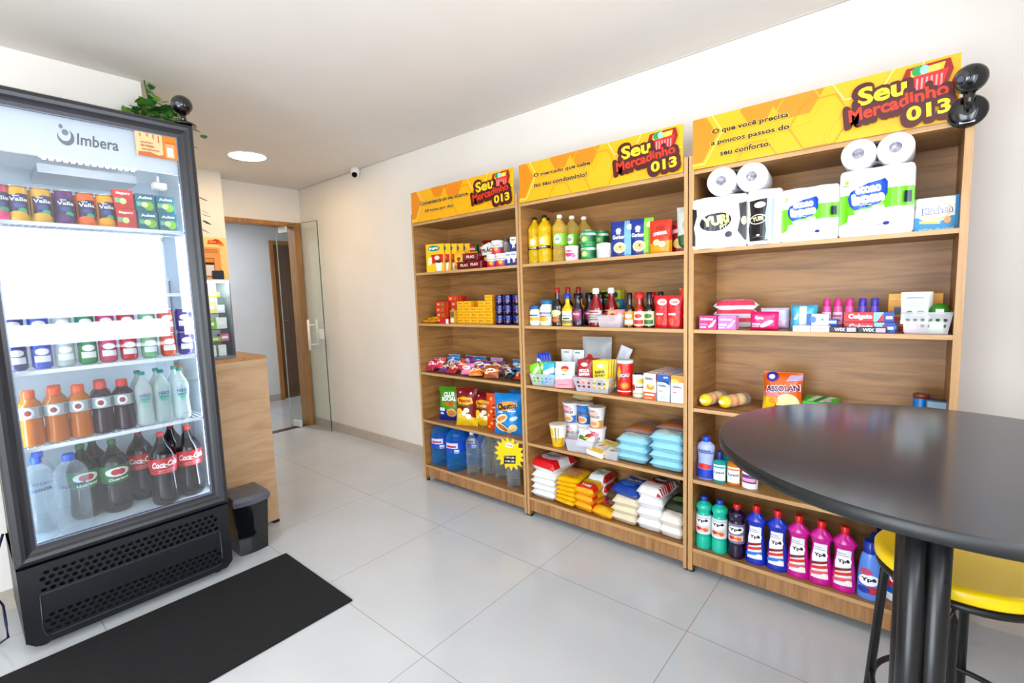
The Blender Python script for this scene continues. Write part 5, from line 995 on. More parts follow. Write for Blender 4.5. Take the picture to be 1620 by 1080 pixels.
for c, (x, n) in enumerate(((.475, 3), (.672, 4))):
    for k in range(n):
        single(pb(100 + c * 5 + k), 'rice_bag', (x + random.uniform(-.005, .005), .115 + random.uniform(-.006, .006), zD + .047 * k), 'pale blue flat bag, %s in the %s stack' % (('bottom', 'second', 'third', 'fourth')[k], ('left', 'right')[c]), 'bag', 'pale blue flat bags', random.uniform(-.06, .06))
for k, (x, z, l) in enumerate(((.475, .143, 'brown and lilac bag lying on the left pale blue stack'), (.672, .190, 'brown bag lying on the right pale blue stack'))):
    m = pouch(.18, .19, .05, '#a58a86', [('r', .1, .1, .9, .45, '#b5703a'), ('e', .5, .7, .3, .15, '#8a86b4')], lie=True, seed=110 + k); single(m, 'bean_bag', (x, .18, zD + z), l, 'bag', None, .05)

# shelf E: sugar, pasta, flour
SG = 'bags stacked on the bottom shelf of the middle unit'
def lay(name, w, d, t, base, ops, x, y, z, label, rz=0.0, seed=0, seal=None, p=3.2, cat='bag', grp=SG): return single(pouch(w, d, t * 1.12, base, ops, lie=True, seed=seed, sealcol=seal, p=p + 2.5, wob=.006, pinch=.015, ex=.30), name, (x, y, z), label, cat, grp, rz)
for k in range(4): lay('sugar_bag', .185, .24, .056, '#f0efee', [('r', .0, .86, 1, .92, '#c8202c')], -.155 + .004 * (k % 2), .135, zE + .040 * k, 'white sugar bag with thin red edge, %s of the left stack' % ('bottom', 'second', 'third', 'fourth')[k], .05 * (k % 2), 120 + k, p=4)
lay('sugar_bag', .20, .25, .085, '#f1efef', [('r', 0, .0, 1, .30, '#dc1c2a'), ('r', 0, .70, 1, 1, '#cc1826'), ('e', .5, .44, .42, .26, '#f6f4f4'), ('e', .5, .44, .36, .20, '#e8e6ee'), ('t', 'UNIÃO', .5, .46, .54, .13, '#c21c38', .05, .05)], -.150, .155, zE + .160, 'red and white sugar bag with an oval logo on top of the left stack', -.12, 125, p=4, seal='#dc1c2a')
for k in range(6): lay('pasta_packet', .155, .22, .038, '#f2c40c', [('e', .5, .5, .34, .28, '#d8a878'), ('r', .08, .70, .92, .84, '#e8801c'), ('r', .1, .1, .9, .2, '#d8a808')], .018 + .006 * (k % 2), .130, zE + .029 * k, 'yellow pasta packet, %s of the stack of six' % ('bottom', 'second', 'third', 'fourth', 'fifth', 'top')[k], -.12 + .05 * k, 130 + k, seal='#f0d020')
for k in range(3): lay('corn_flour_bag', .135, .18, .058, '#f5b512', [('r', .0, .04, 1, .40, '#e2401c'), ('t', 'Yoki', .5, .22, .5, .16, '#ffffff', 0, .04), ('r', .1, .5, .9, .9, '#f7cf2c')], .158, .105, zE + .048 * k, 'orange and yellow flour bag, %s of three' % ('bottom', 'middle', 'top')[k], -.1 + .06 * k, 140 + k, seal='#f2b81c')
for k, (x, y, z) in enumerate(((.175, .225, 0), (.18, .22, .06), (.175, .22, .118))): lay('white_bag', .13, .15, .07, '#e9ecea', [('e', .5, .5, .3, .3, '#c9d8cc'), ('r', .85, 0, 1, 1, '#b8202c')], x, y, zE + z, 'white and red bag behind the flour bags, %s of three' % ('bottom', 'middle', 'top')[k], 0, 145 + k)
lay('cassava_packet', .145, .12, .045, '#f5b81a', [('r', .05, .5, .95, .95, '#d84818'), ('r', .1, .1, .9, .4, '#f8cf30')], .285, .075, zE, 'orange and yellow flat packet at the front, right of the flour bags', -.12, 150)
lay('lentil_bag', .11, .14, .05, '#8a7a5c', [('e', .5, .4, .3, .25, '#a8c8a0')], .285, .215, zE, 'greenish brown bag behind the flat orange packet', .1, 151)
lay('lentil_bag', .11, .14, .05, '#6e5a44', [('e', .5, .4, .3, .25, '#8a9c7c')], .275, .22, zE + .048, 'dark brown bag on top of the greenish brown one', -.1, 152)
for k in range(3): lay('flour_bag', .165, .21, .058, '#e6dcc2', [('r', .1, .1, .9, .9, '#ebe3cc')], .420 + .004 * k, .125, zE + .047 * k, 'cream flour bag, %s of three under the blue one' % ('bottom', 'middle', 'top')[k], .05 * k - .05, 155 + k, p=4)
lay('flour_bag', .175, .23, .070, '#1d4ea6', [('e', .5, .84, .4, .16, '#d8d0c4'), ('r', .1, .36, .9, .42, '#5c8ad8'), ('e', .5, .24, .28, .12, '#3a74c8'), ('t', 'Dona Benta', .5, .5, .6, .10, '#dfe8f8', .05, .03)], .430, .150, zE + .142, 'blue flour bag on top of the cream stack', -.15, 159, seal='#e0dccf')
for k in range(3): lay('sugar_bag', .145, .20, .072, '#eeecee', [('r', .1, .1, .9, .9, '#f4f2f4')], .572, .120, zE + .060 * k, 'plain white soft bag, %s of three in the stack with the black and red top' % ('bottom', 'middle', 'top')[k], .04 * k, 162 + k, p=4)
lay('rice_bag', .150, .22, .070, '#f0eeee', [('r', 0, .42, 1, .58, '#e2401c'), ('e', .5, .66, .38, .17, '#17171a'), ('t', 'Camil', .5, .66, .44, .12, '#f4f4f4', .04, .03)] + [('r', .84 - .0 * i, .0 + .1 * i, 1, .05 + .1 * i, '#c8202c') for i in range(8)], .578, .140, zE + .172, 'white bag with black and red label lying on the soft white stack', -.1, 166, p=4)
m = pouch(.14, .14, .06, '#8c847c', [('r', .1, .2, .9, .9, '#79716a')], seed=167); single(m, 'grain_bag', (.585, .275, zE + .19), 'grey brown net-like bag standing at the back of the bottom shelf', 'bag', None, 0)
lay('grain_bag', .15, .12, .12, '#857b70', [], .585, .285, zE, 'grey brown bag under the standing one at the back', 0, 169); lay('grain_bag', .15, .12, .10, '#7c736a', [], .585, .285, zE + .095, 'grey brown bag in the middle of the back pile', 0, 168)
for k in range(2): lay('flour_bag', .125, .20, .068, '#efe8e0', [('r', .1, .1, .9, .9, '#f4ece4')], .700, .115, zE + .056 * k, 'off-white bag by the right divider, %s of two' % ('bottom', 'top')[k], -.04, 170 + k, p=4)
lay('bean_bag', .12, .17, .06, '#2c3a22', [('e', .5, .4, .3, .2, '#8ca86c'), ('r', .1, .7, .9, .9, '#1b2418')], .702, .160, zE + .112, 'dark green bag lying on the two off-white bags', -.05, 173)

# ================================================================ goods on the right unit
# shelf A: paper rolls
def rolls_pack(name, loc, label, grp, n, r, h, film, ops, side, rz=0.0, deep=2):
    """upright rolls wrapped together: n lobes across, deep lobes back"""
    t = thing(name, loc, label, 'paper pack', grp, rz); W = 2 * r * n
    def fy(x):
        c = ((x + W / 2) // (2 * r) + .5) * 2 * r - W / 2; c = min(c, W / 2 - r); q = max(0.0, r * r - (x - c) ** 2)
        return max(math.sqrt(q), r * .72)
    nn = n * 12; xs = [-W / 2 + W * i / nn for i in range(nn + 1)]; D = r * (deep - 1) * 2
    out = [(x, -fy(x) - D / 2) for x in xs]; bk = [(x, fy(x) + D / 2) for x in xs[::-1]]
    sd = []
    for j in range(1, deep * 6): y = -D / 2 - r * .7 + (D + 1.4 * r) * j / (deep * 6); sd.append(y)
    lob = lambda y: W / 2 + .012 * abs(math.cos(PI * (y / (2 * r) + (.5 if deep % 2 == 0 else 0)))) 
    pts = out + [(lob(y) - .008, y) for y in sd] + bk + [(-lob(y) + .008, y) for y in sd[::-1]]
    N = len(pts); hs = [(0, .96), (.012, 1), (h - .02, 1), (h - .006, .97), (h, .90)]
    m = MB(); mat = film; vs = [(x * k, y * k, z) for z, k in hs for x, y in pts]
    m.add(vs, [(a * N + i, a * N + (i + 1) % N, (a + 1) * N + (i + 1) % N, (a + 1) * N + i) for a in range(len(hs) - 1) for i in range(N)] + [tuple((len(hs) - 1) * N + i for i in range(N))], mat, True)
    F = lambda u, v, o: (-W / 2 + u * W, -fy(-W / 2 + u * W) - D / 2 - o - .0008, v * (h - .02) + .005)
    m.decal(F, ops, W, h, [i / nn for i in range(1, nn)], None, off=.0008, rough=.22)
    ys = [-D / 2 - r * .7] + sd
    S = lambda u, v, o: (lob(-D / 2 - r * .7 + u * (D + 1.4 * r)) - .007 + o, -D / 2 - r * .7 + u * (D + 1.4 * r), v * (h - .02) + .005)
    m.decal(S, side, D, h, [i / 12 for i in range(1, 12)], None, off=.0008, rough=.22)
    m.build('wrapped_rolls', t); return t
def rolls_lying(name, loc, label, grp, r, L, rz=0.0, core='#8a8790'):
    t = thing(name, loc, label, 'paper pack', grp, rz); pm = NOISY('#f3f3f4', '#fbfbfb', 30, .6, 'tissue_paper'); cm = NOISY('#6f6c78', '#b8b6c0', 60, .35, 'crumpled_core_film')
    for sx in (-1, 1):
        m = MB(); pr = [(r * .90, -L / 2), (r * .985, -L / 2 + .006), (r, -L / 2 + .02), (r, L / 2 - .006), (r * .92, L / 2)]
        m.lathe(pr, pm, 40, cap0=False); m.lathe([(r * .90, -L / 2), (r * .34, -L / 2 - .001)], pm, 40, cap0=False, cap1=False)
        m.v = [(x + sx * r * .99, z, y + r) for x, y, z in m.v]; o = m.build('paper_roll', t)
        c = MB(); c.lathe([(r * .34, -L / 2 - .001), (r * .28, -L / 2 + .008), (.001, -L / 2 + .006)], cm, 30, cap0=False); c.v = [(x + sx * r * .99, z, y + r) for x, y, z in c.v]; c.build('core_wrap', o)
    m = MB(); k = 10; fm = CLEAR('#fafafc', '#e4e4ee', .30, .12, .4, 'shiny_wrap')
    pts = [(-.9 * r + 1.8 * r * i / k) for i in range(k + 1)]
    m.grid(lambda u, v: ((u - .5) * 2 * r, -L / 2 + .012 + v * (L - .02), 2 * r - .006 - .018 * (1 - abs(2 * u - 1))), 6, 4, fm); m.grid(lambda u, v: ((u - .5) * 2 * r, -L / 2 + .012 + v * (L - .02), .004 + .018 * (1 - abs(2 * u - 1))), 6, 4, fm)
    m.build('wrapping_film', t); return t
WF = P('#f4f4f5', .25)
yo = [('p', [(0, .06), (.06, .04), (.06, .25), (.03, .45), (.09, .70), (.08, .84), (0, .86)], '#15151b'), ('e', .45, .53, .295, .19, '#17171f', .12), ('e', .45, .53, .275, .17, '#23232c', .12), ('t', 'YURI', .46, .56, .47, .19, '#dfe6a8', .12, .07), ('t', 'FIT', .60, .42, .15, .08, '#e6e8c8', .12, .05), ('r', .15, .115, .44, .121, '#7a86c8'), ('r', .52, .10, .80, .106, '#7a86c8'), ('e', .70, .24, .07, .06, '#5c5868', ), ('r', .15, .72, .36, .73, '#b9b6a4'), ('r', .40, .30, .76, .312, '#c8c6b0'),
      ('p', [(.875, .86), (1, .88), (1, .10), (.97, .10), (.86, .30), (.90, .55)], '#16161c'), ('e', .96, .50, .05, .09, '#d8d8b0')]
rolls_pack('paper_towel_pack', (.932, .105, zA), 'white and black pack of upright paper rolls with big YURI oval, leftmost', 'black and white paper packs', 2, .060, .238, WF, yo, [('r', .0, .1, 1, .85, '#17171d')], .05)
y2 = [('p', [(.08, .05), (.66, .04), (.60, .25), (.56, .5), (.62, .75), (.64, .88), (.06, .86), (.10, .6), (.05, .3)], '#1c181c'), ('p', [(.56, .06), (.80, .07), (.82, .86), (.62, .88), (.60, .7), (.55, .5), (.60, .25)], '#a9b4c4'), ('e', .34, .48, .27, .10, '#f0f0e0', .1), ('e', .34, .48, .24, .083, '#241e22', .1), ('t', 'YURI', .34, .49, .34, .085, '#e8ecb4', .1, .06), ('e', .40, .76, .18, .06, '#e8e8ea'), ('e', .36, .16, .06, .02, '#d8d8dc'), ('r', .2, .12, .54, .13, '#8a7c80'), ('r', .02, .06, .05, .88, '#dce4a0')]
rolls_pack('paper_towel_pack', (1.122, .115, zA), 'black fronted pack of paper rolls with small YURI oval, second from left', 'black and white paper packs', 1, .066, .238, WF, y2, [('r', .1, .1, .5, .6, '#8ed03c')], .05)
rolls_lying('paper_roll_pack', (1.002, .095, zA + .239), 'pack of two paper rolls lying end-on upon the YURI packs', 'two-roll packs lying on top', .064, .20, .1)
eo = [('r', 0, .33, .46, .66, '#7bd01c'), ('r', .62, .40, 1, .70, '#7bd01c'), ('p', [(0, .16), (.12, .22), (.14, .34), (0, .34)], '#7bd01c'), ('r', .46, .45, .62, .72, '#a7e06c'), ('p', [(.12, .60), (.16, .70), (.40, .82), (.62, .86), (.66, .80), (.66, .62), (.56, .48), (.22, .40), (.15, .48)], '#1c4fb8'), ('p', [(.14, .60), (.19, .69), (.40, .80), (.60, .83), (.63, .78), (.64, .62), (.54, .50), (.24, .43), (.17, .49)], '#2466d2'),
      ('t', 'econo', .40, .715, .34, .10, '#ffffff', .10, .07), ('t', 'bom', .40, .585, .42, .155, '#ffffff', .10, .09), ('r', .20, .47, .45, .482, '#c8dcf8', ), ('e', .10, .86, .03, .03, '#b8d83c'), ('r', .04, .80, .13, .815, '#9aa0b8'), ('p', [(.22, .38), (.62, .44), (.66, .30), (.26, .30)], '#f0fff4'), ('e', .66, .15, .045, .028, '#38489c'), ('r', .45, .14, .60, .15, '#8a90b8'), ('r', .88, .45, .97, .62, '#16364c')]
rolls_pack('toilet_paper_pack', (1.295, .115, zA), 'white and lime pack with blue econo bom logo and nothing on top', 'white and lime paper packs', 2, .052, .225, WF, eo, [('r', 0, .35, 1, .68, '#76c81c')], .02)
rolls_pack('toilet_paper_pack', (1.520, .115, zA), 'white and lime pack with blue econo bom logo carrying a two-roll pack', 'white and lime paper packs', 2, .058, .262, WF, eo, [('r', 0, .35, 1, .68, '#76c81c')], .0)
rolls_lying('paper_roll_pack', (1.518, .095, zA + .262), 'pack of two paper rolls lying end-on upon the right econo bom pack', 'two-roll packs lying on top', .058, .19, 0)
ko = [('r', 0, 0, 1, .42, '#1f9ccc'), ('r', .92, 0, 1, 1, '#1586b8'), ('e', .46, .62, .44, .36, '#f6efe8'), ('e', .52, .58, .34, .26, '#f8c9a0'), ('e', .50, .60, .30, .22, '#faf4ee'), ('t', 'Kitchen', .52, .60, .68, .20, '#3a5a9c', .06, .06), ('t', 'Kitchen', .52, .60, .65, .18, '#f4f8ff', .06, .015), ('p', [(.12, .24), (.60, .20), (.60, .27), (.12, .32)], '#d8dc6c'), ('e', .76, .30, .08, .10, '#e8a060'), ('t', 'toalhas de papel', .5, .06, .8, .06, '#d8eef8')]
single(boxed('x', .125, .10, .128, '#eef2ee', ko, [('r', 0, 0, 1, 1, '#1586b8')], bev=.01), 'kitchen_towel_pack', (1.700, .12, zA), 'small blue and white kitchen towel pack at the right end of the top shelf', 'paper pack', None, .05)

# shelf B: hygiene
io = lambda c, c2: [('r', 0, .08, 1, .92, c), ('t', 'Intimus', .45, .76, .7, .18, '#ffffff', 0, .03), ('p', [(.5, .2), (.9, .7), (.98, .7), (.8, .25), (.6, .12)], '#f6e0f0'), ('r', .08, .30, .5, .44, c2), ('r', .08, .12, .4, .22, '#f8dcec')]
single(boxed('x', .082, .06, .068, '#d81c84', io('#d01c80', '#f088c0')), 'pad_box', (.885, .045, zB), 'deep magenta small box, left one at the left end of the hygiene shelf', 'box', 'small pad boxes', .04)
single(boxed('x', .080, .06, .066, '#f090c8', io('#e078c0', '#ffffff')), 'pad_box', (.972, .048, zB), 'lilac pink small box, right one at the left end of the hygiene shelf', 'box', 'small pad boxes', .02)
for k in range(3):
    m = pouch(.055, .205, .055, '#eef0ee', [('r', .0, .05, .16, .95, '#d81c5a'), ('r', .84, .05, 1, .95, '#d81c5a'), ('e', .5, .35, .2, .05, '#a8ccc8'), ('e', .5, .65, .2, .05, '#a8ccc8')], lie=True, seed=180 + k, p=5); o = single(m, 'pad_packet', (.975, .165, zB + .041 * k), 'long white packet with red edges, %s of three behind the small boxes' % ('bottom', 'middle', 'top')[k], 'packet', 'long white packets', PI / 2 + .08)
m = pouch(.118, .085, .05, '#e82a7c', [('t', 'Sym', .35, .66, .3, .22, '#ffffff', -.1, .04), ('e', .62, .36, .26, .12, '#fbe0ec', .5), ('r', .08, .30, .4, .38, '#fbe0ec'), ('r', .08, .18, .34, .26, '#f7a8cc')], seed=184, p=6, seal=.02); single(m, 'pad_packet', (1.125, .065, zB), 'bright pink soft packet standing in front of the lavender one', 'packet', None, .05)
m = pouch(.120, .098, .05, '#dcd8ee', [('r', .1, .1, .9, .4, '#e8c8e0')], seed=185, p=6, seal=.02); single(m, 'pad_packet', (1.150, .155, zB), 'pale lavender soft packet behind the bright pink one', 'packet', None, .05)
m = pouch(.105, .112, .06, '#58b6dc', [('r', .36, .05, .62, .95, '#e8f6fa'), ('t', 'Baby', .26, .55, .3, .14, '#ffffff', 1.2, .03), ('e', .8, .5, .14, .2, '#8ed0ea')], seed=186, p=6, seal=.02); single(m, 'wipes_packet', (1.275, .115, zB), 'sky blue wipes packet with white stripe at the middle of the shelf', 'packet', None, .05)
for k in range(2): single(boxed('x', .066, .05, .026, '#f0ecf0', [('r', .1, .55, .9, .62, '#e060a0')], [], [('r', .1, .2, .9, .8, '#fbfafc')]), 'soap_box', (1.282 + .068 * k, .032, zB), ('flat white soap box at the shelf front, left of two', 'flat white soap box at the shelf front, right of two')[k], 'box', 'flat white soap boxes', .02)
o = single(boxed('x', .080, .045, .048, '#e6ecf6', [('r', 0, 0, .22, 1, '#2a5cb4'), ('e', .3, .5, .14, .3, '#4c8ad0'), ('r', .5, .2, .92, .8, '#d2dcf0'), ('e', .72, .5, .06, .1, '#6c8ac8')]), 'dental_floss_box', (1.335, .075, zB + .0265), 'white and blue small box resting above the flat soap boxes', 'box', None, .02)
single(boxed('x', .10, .05, .026, '#f4f2f4', []), 'soap_box', (1.335, .085, zB), 'flat white box beneath the white and blue box', 'box')
for k in range(2): single(boxed('x', .036, .03, .026, '#2c62b8', [('r', .1, .3, .9, .7, '#dfe8f8')]), 'floss_case', (1.388, .075 - 0 * k, zB + .0265 * k), ('small blue case, lower of two beside the white and blue box', 'small blue case, upper of two beside the white and blue box')[k], 'case', 'small blue cases')
SH = [(0, .9), (.015, 1), (.08, 1), (.40, .94), (.60, .84), (.76, .66), (.78, .66)]
for k, (x, c, cc2, nm) in enumerate(((1.352, '#ef6cb4', '#e83c9c', 'pink bottle, left of three pink ones'), (1.394, '#ef6cb4', '#e83c9c', 'pink bottle, middle of three pink ones'), (1.436, '#ef6cb4', '#e83c9c', 'pink bottle, right of three pink ones'), (1.482, '#7a5cc4', '#5a4ab8', 'violet bottle, left of the violet pair'), (1.524, '#7a5cc4', '#5a4ab8', 'violet bottle, right of the violet pair'))):
    bottle('deodorant_bottle', (x, .185, zB), nm + ' on the hygiene shelf', 'bottle', 'pink and violet bottles', .136, .0205, SH, P(c, .25), (.76, 1, .68, P(cc2, .3)), (.12, .62, None, [('r', .1, .1, .9, .9, '#f8d8ec' if k < 3 else '#a898e4'), ('r', .2, .6, .8, .7, cc2), ('r', .2, .3, .7, .4, cc2)]))
cg = [('r', 0, 0, .60, 1, '#d81c2c'), ('p', [(.60, 0), (.66, 0), (.80, 1), (.60, 1)], '#9ad0ea'), ('r', .80, 0, 1, 1, '#1f56b0'), ('t', 'Colgate', .33, .52, .48, .62, '#ffffff', 0, .05), ('r', .84, .3, .97, .6, '#dfeaf8')]
mb = boxed('x', .165, .038, .040, '#d81c2c', cg, [], [('r', .6, 0, 1, 1, '#2a62bc')])
CG = 'red and blue toothpaste boxes'
o = single(mb, 'toothpaste_box', (1.515, .070, zB), 'red, white and blue toothpaste box lying lowest, front one', 'box', CG, .04)
again(o, (1.522, .115, zB), 'red, white and blue toothpaste box lying behind the lowest front one'); again(o, (1.510, .092, zB + .041), 'red, white and blue toothpaste box lying on top of the others', .05)
tb = boxed('x', .092, .022, .024, '#2a2830', [('t', 'WIX', .36, .5, .40, .55, '#e8e8ee', 0, .04), ('r', .62, .15, .95, .85, '#cbb8dc'), ('r', .0, 0, .06, 1, '#101014')], [], [('r', .6, .1, 1, .9, '#b8d8d8')])
o = single(tb, 'toothbrush_pack', (1.432, .028, zB), 'narrow black and silver pack at the shelf front, left of two', 'packet', 'narrow black packs', .04); again(o, (1.528, .030, zB), 'narrow black and silver pack at the shelf front, right of two', -.02)
m = boxed('x', .175, .055, .152, '#f5b60c', [('r', 0, 0, 1, .36, '#e0481c'), ('r', .12, .42, .42, .62, '#4a5664'), ('r', .12, .60, .42, .64, '#7a8694'), ('t', 'absorvente', .18, .86, .28, .06, '#f8e8c8'), ('e', .36, .74, .12, .05, '#f8d878'), ('r', .14, .22, .46, .24, '#f8d0b8'), ('r', .14, .16, .46, .18, '#f8d0b8'), ('r', .14, .10, .4, .12, '#f8d0b8')], [('r', 0, 0, 1, .4, '#d0401a')])
single(m, 'light_bulb_box', (1.655, .250, zB), 'orange and red box standing behind the white basket', 'box', None, .0)
BW = CLEAR('#fbfbfd', '#f0f0f6', .5, .3, .2, 'white_translucent_plastic')
basket((1.690, .095, zB), 'white perforated basket at the right end of the hygiene shelf', None, .150, .13, .080, mat=BW)
m = pouch(.085, .125, .02, '#eef0ea', [('e', .5, .62, .3, .12, '#c8d4dc'), ('r', .1, .1, .9, .26, '#8a9a90'), ('r', .2, .80, .8, .84, '#9ab0b8'), ('e', .3, .34, .14, .08, '#6c8c6c'), ('e', .7, .36, .14, .07, '#8cb0a0')], seed=190)
for k in range(3): single(m, 'glove_packet', (1.655 + .006 * k, .060 + .028 * k, zB + .035), 'white and grey-green packet upright in the white basket, %s of three' % ('front', 'middle', 'rear')[k], 'packet', 'packets in the white basket', .08, -.1)
m = MB(); R = .032; m.lathe([(R * math.sin(PI * i / 12) if 0 < i < 12 else .0004, R - R * math.cos(PI * i / 12)) for i in range(13)], CLEAR('#5cb83c', '#3f9c2c', .6, .1, .3, 'green_globe'), 24, cap0=False, cap1=False); m.decal(lambda u, v, o: ((u - .5) * .03, -R - o, .02 + v * .026), [('r', .1, .1, .9, .9, '#e8ecd8')], 1, 1)
single(m, 'air_freshener', (1.728, .095, zB + .050), 'round green object resting in the white basket', 'air freshener')
for k, (x, y, c, nm) in enumerate(((1.645, .075, '#f0a8c8', 'pink'), (1.685, .115, '#f4b8d0', 'pale pink'), (1.72, .07, '#b8e0b0', 'pale green'))): single(boxed('x', .045, .035, .045, c, [('r', .1, .3, .9, .7, '#ffffff')]), 'soap_bar', (x, y, zB + .003), '%s small bar at the bottom of the white basket' % nm, 'soap', 'bars in the white basket')

# shelf C: sponges, steel wool, cloths
def sponge_pack(loc, label, rz, seed):
    t = thing('sponge_pack', loc, label, 'packet', 'steel wool packs', rz); m = MB(); f = CLEAR('#fbfbfb', '#e8e8f0', .06, .1, .35, 'crinkly_film')
    m.lathe([(.003, -.10), (.020, -.085), (.034, -.07), (.036, .07), (.02, .085), (.002, .10)], f, 20, sy=.9); m.v = [(x, z, y + .036) for x, y, z in m.v]; m.build('wrapper', t)
    for j, (y, c) in enumerate(((-.066, '#fbd814'), (-.016, '#e88a2c'), (.032, '#e0d060'))):
        b = MB(); b.lathe([(.012, -.026), (.027, -.018), (.031, -.004), (.030, .012), (.020, .022)], NOISY(c, {'#fbd814': '#f2c00c'}.get(c, '#f0a84c'), 40, .5, 'scourer_' + c[1:]), 18); b.decal(lambda u, v, o: ((u - .5) * .036, (v - .5) * .020, -.0262 - o), [('e', .5, .5, .5, .5, '#f8f4c8')], 1, 1); b.v = [(x, z + y, yy + .036) for x, yy, z in b.v]; b.build('sponge', t)
sponge_pack((.882, .125, zC3), 'clear pack of yellow and orange scourers, left of two at the left end', -.25, 1)
sponge_pack((.985, .130, zC3), 'clear pack of yellow and orange scourers, right of two at the left end', -.45, 2)
as_ = [('p', [(0, 0), (.34, 0), (.34, .38), (0, .36)], '#f6cc1c'), ('p', [(0, .36), (.5, .40), (.4, .50), (0, .52)], '#f08a8c'), ('e', .66, .26, .30, .22, '#e8dca8'), ('e', .5, .10, .2, .08, '#3a7c2c'), ('e', .3, .3, .12, .1, '#f4a01c'), ('t', 'ASSOLAN', .52, .60, .90, .17, '#f4ecf8', .10, .06), ('t', 'ASSOLAN', .52, .60, .87, .145, '#3c2c5c', .10, .025), ('e', .25, .88, .16, .12, '#4a3c9c'), ('e', .24, .88, .08, .06, '#e8e4f4'), ('p', [(.6, .78), (1, .82), (1, .96), (.7, .94)], '#c8b0cc')]
m = pouch(.165, .19, .07, '#e2701c', as_, seed=200, sealcol='#d8641c'); single(m, 'steel_wool_bag', (1.190, .145, zC3), 'large orange bag lettered ASSOLAN standing on the shelf', 'bag', None, .05, -.12)
for k in range(2):
    m = boxed('x', .135, .11, .03, '#49c43c', [('r', .1, .2, .9, .8, '#3cb030')], [], [('p', [(.1, .1), (.6, .1), (.9, .9), (.3, .9)], '#d8ecc8'), ('p', [(.3, .1), (.45, .1), (.7, .9), (.5, .9)], '#1c8a5c'), ('e', .7, .3, .14, .14, '#e8b8d8')], bev=.006)
    single(m, 'sponge_packet', (1.330 + .01 * k, .21, zC3 + .038 * k + .0), ('green sponge packet lying beside the orange bag, lower one', 'green sponge packet lying beside the orange bag, upper one')[k], 'packet', 'green sponge packets', -.15 + .1 * k, .12 * k)
can('insecticide_can', (1.690, .20, zC3), 'small blue can with reddish cap at the back right of the shelf', 'can', None, .026, .13, '#1f86c8', [('e', .5, .4, .3, .3, '#6cc0e8')], lidtop='#8a4438')
single(boxed('x', .070, .05, .12, '#16507a', [('r', .1, .75, .9, .95, '#8ca8b8'), ('e', .5, .5, .2, .14, '#c8a060'), ('r', 0, 0, 1, .4, '#e4e0da')]), 'matches_box', (1.742, .17, zC3), 'dark blue box with white lower part at the right end of the shelf', 'box', None, -.2)

# shelf D: small cleaning bottles
SOF = [(0, .9), (.02, 1), (.14, 1), (.36, .88), (.46, .84), (.58, .90), (.70, 1), (.80, .92), (.87, .5), (.89, .42)]
bottle('softener_bottle', (.866, .070, zD), 'white and blue bottle with blue cap at the left end of its shelf', 'bottle', None, .218, .043, SOF, P('#b9c6ec', .25), (.88, 1, .42, P('#1f5fd0', .3)), (.03, .82, None, [('r', 0, 0, 1, 1, '#b6c3ea'), ('r', 0, 0, 1, .28, '#2a50c4'), ('r', 0, .26, 1, .42, '#6c8ae0'), ('e', .5, .36, .3, .08, '#e23c3c'), ('t', 'amaciante', .5, .84, .5, .06, '#2a3c8c', 0, .02), ('r', .2, .76, .9, .79, '#5a78c8')], PI * .9), sy=.8)
SOAP = [(0, .96), (.02, 1), (.60, 1), (.66, .92), (.72, .40), (.76, .36)]
for k, (x, y, c, l) in enumerate(((.938, .055, '#1cb8b0', 'teal soap bottle with navy cap, front one'), (.955, .135, '#1cb8b0', 'teal soap bottle with navy cap, rear one'), (1.003, .060, '#f08a14', 'orange soap bottle with navy cap, front one'), (1.022, .140, '#f08a14', 'orange soap bottle with navy cap, rear one'))):
    bottle('soap_bottle', (x, y, zD), l + ' on the cleaning shelf', 'bottle', 'small soap bottles', .158, .031, SOAP, CLEAR(c, c, .6, .08, .3, 'tinted_plastic'), (.74, 1, .50, P('#1a2c7c', .3)), (.08, .58, None, [('r', .14, .0, .86, 1, '#eaf2f0'), ('t', 'Lysol', .5, .5, .52, .22, '#24468c', 0, .03), ('r', .2, .8, .8, .9, c)]), sy=.7, rz=.1)
bottle('bleach_bottle', (1.075, .065, zD), 'small white bottle with a purple label, half hidden by the table edge', 'bottle', None, .17, .036, [(0, .96), (.02, 1), (.50, 1), (.66, .84), (.78, .5), (.8, .4)], P('#f4f2f4', .25), (.8, 1, .5, P('#f0eef2', .3)), (.14, .62, None, [('r', .14, .05, .86, .55, '#7a3c8c'), ('r', .2, .15, .8, .35, '#e8b0c8'), ('e', .5, .8, .3, .14, '#d8d8e4')]), sy=.75)
GR = CLEAR('#1c8c3c', '#0c6a2c', .6, .06, .3, 'green_plastic')
for k, (x, y, l) in enumerate(((1.150, .17, 'squat dark green bottle on its shelf under the table edge, left one'), (1.205, .135, 'squat dark green bottle on its shelf under the table edge, right one'))):
    bottle('disinfectant_bottle', (x, y, zD), l, 'bottle', 'squat green bottles', .12, .036, [(0, .9), (.03, 1), (.3, .95), (.34, 1), (.6, .94), (.66, .98), (.8, .5), (.84, .4)], GR, (.84, 1, .44, P('#e8e8ea', .3)))
for k in range(2): single(boxed('x', .075 - .02 * k, .05, .036 - .008 * k, '#eeeeea', [('r', .1, .3, .6, .7, '#d8d4c8')]), 'soap_block', (1.335 + .085 * k, .085, zD), ('white soap block glimpsed below the table edge, left one', 'white soap block glimpsed below the table edge, right one')[k], 'soap', 'white soap blocks', -.1)
for k, (x, c, nm) in enumerate(((1.435, '#62c42c', 'lime green'), (1.480, '#2c62b8', 'blue'), (1.53, '#7cc8a8', 'mint'))): single(boxed('x', .045, .06, .022, c, [('r', .1, .3, .6, .7, '#e8f4d8')]), 'cloth_packet', (x, .065, zD), '%s flat packet glimpsed below the table edge' % nm, 'packet', 'flat packets under the table edge')

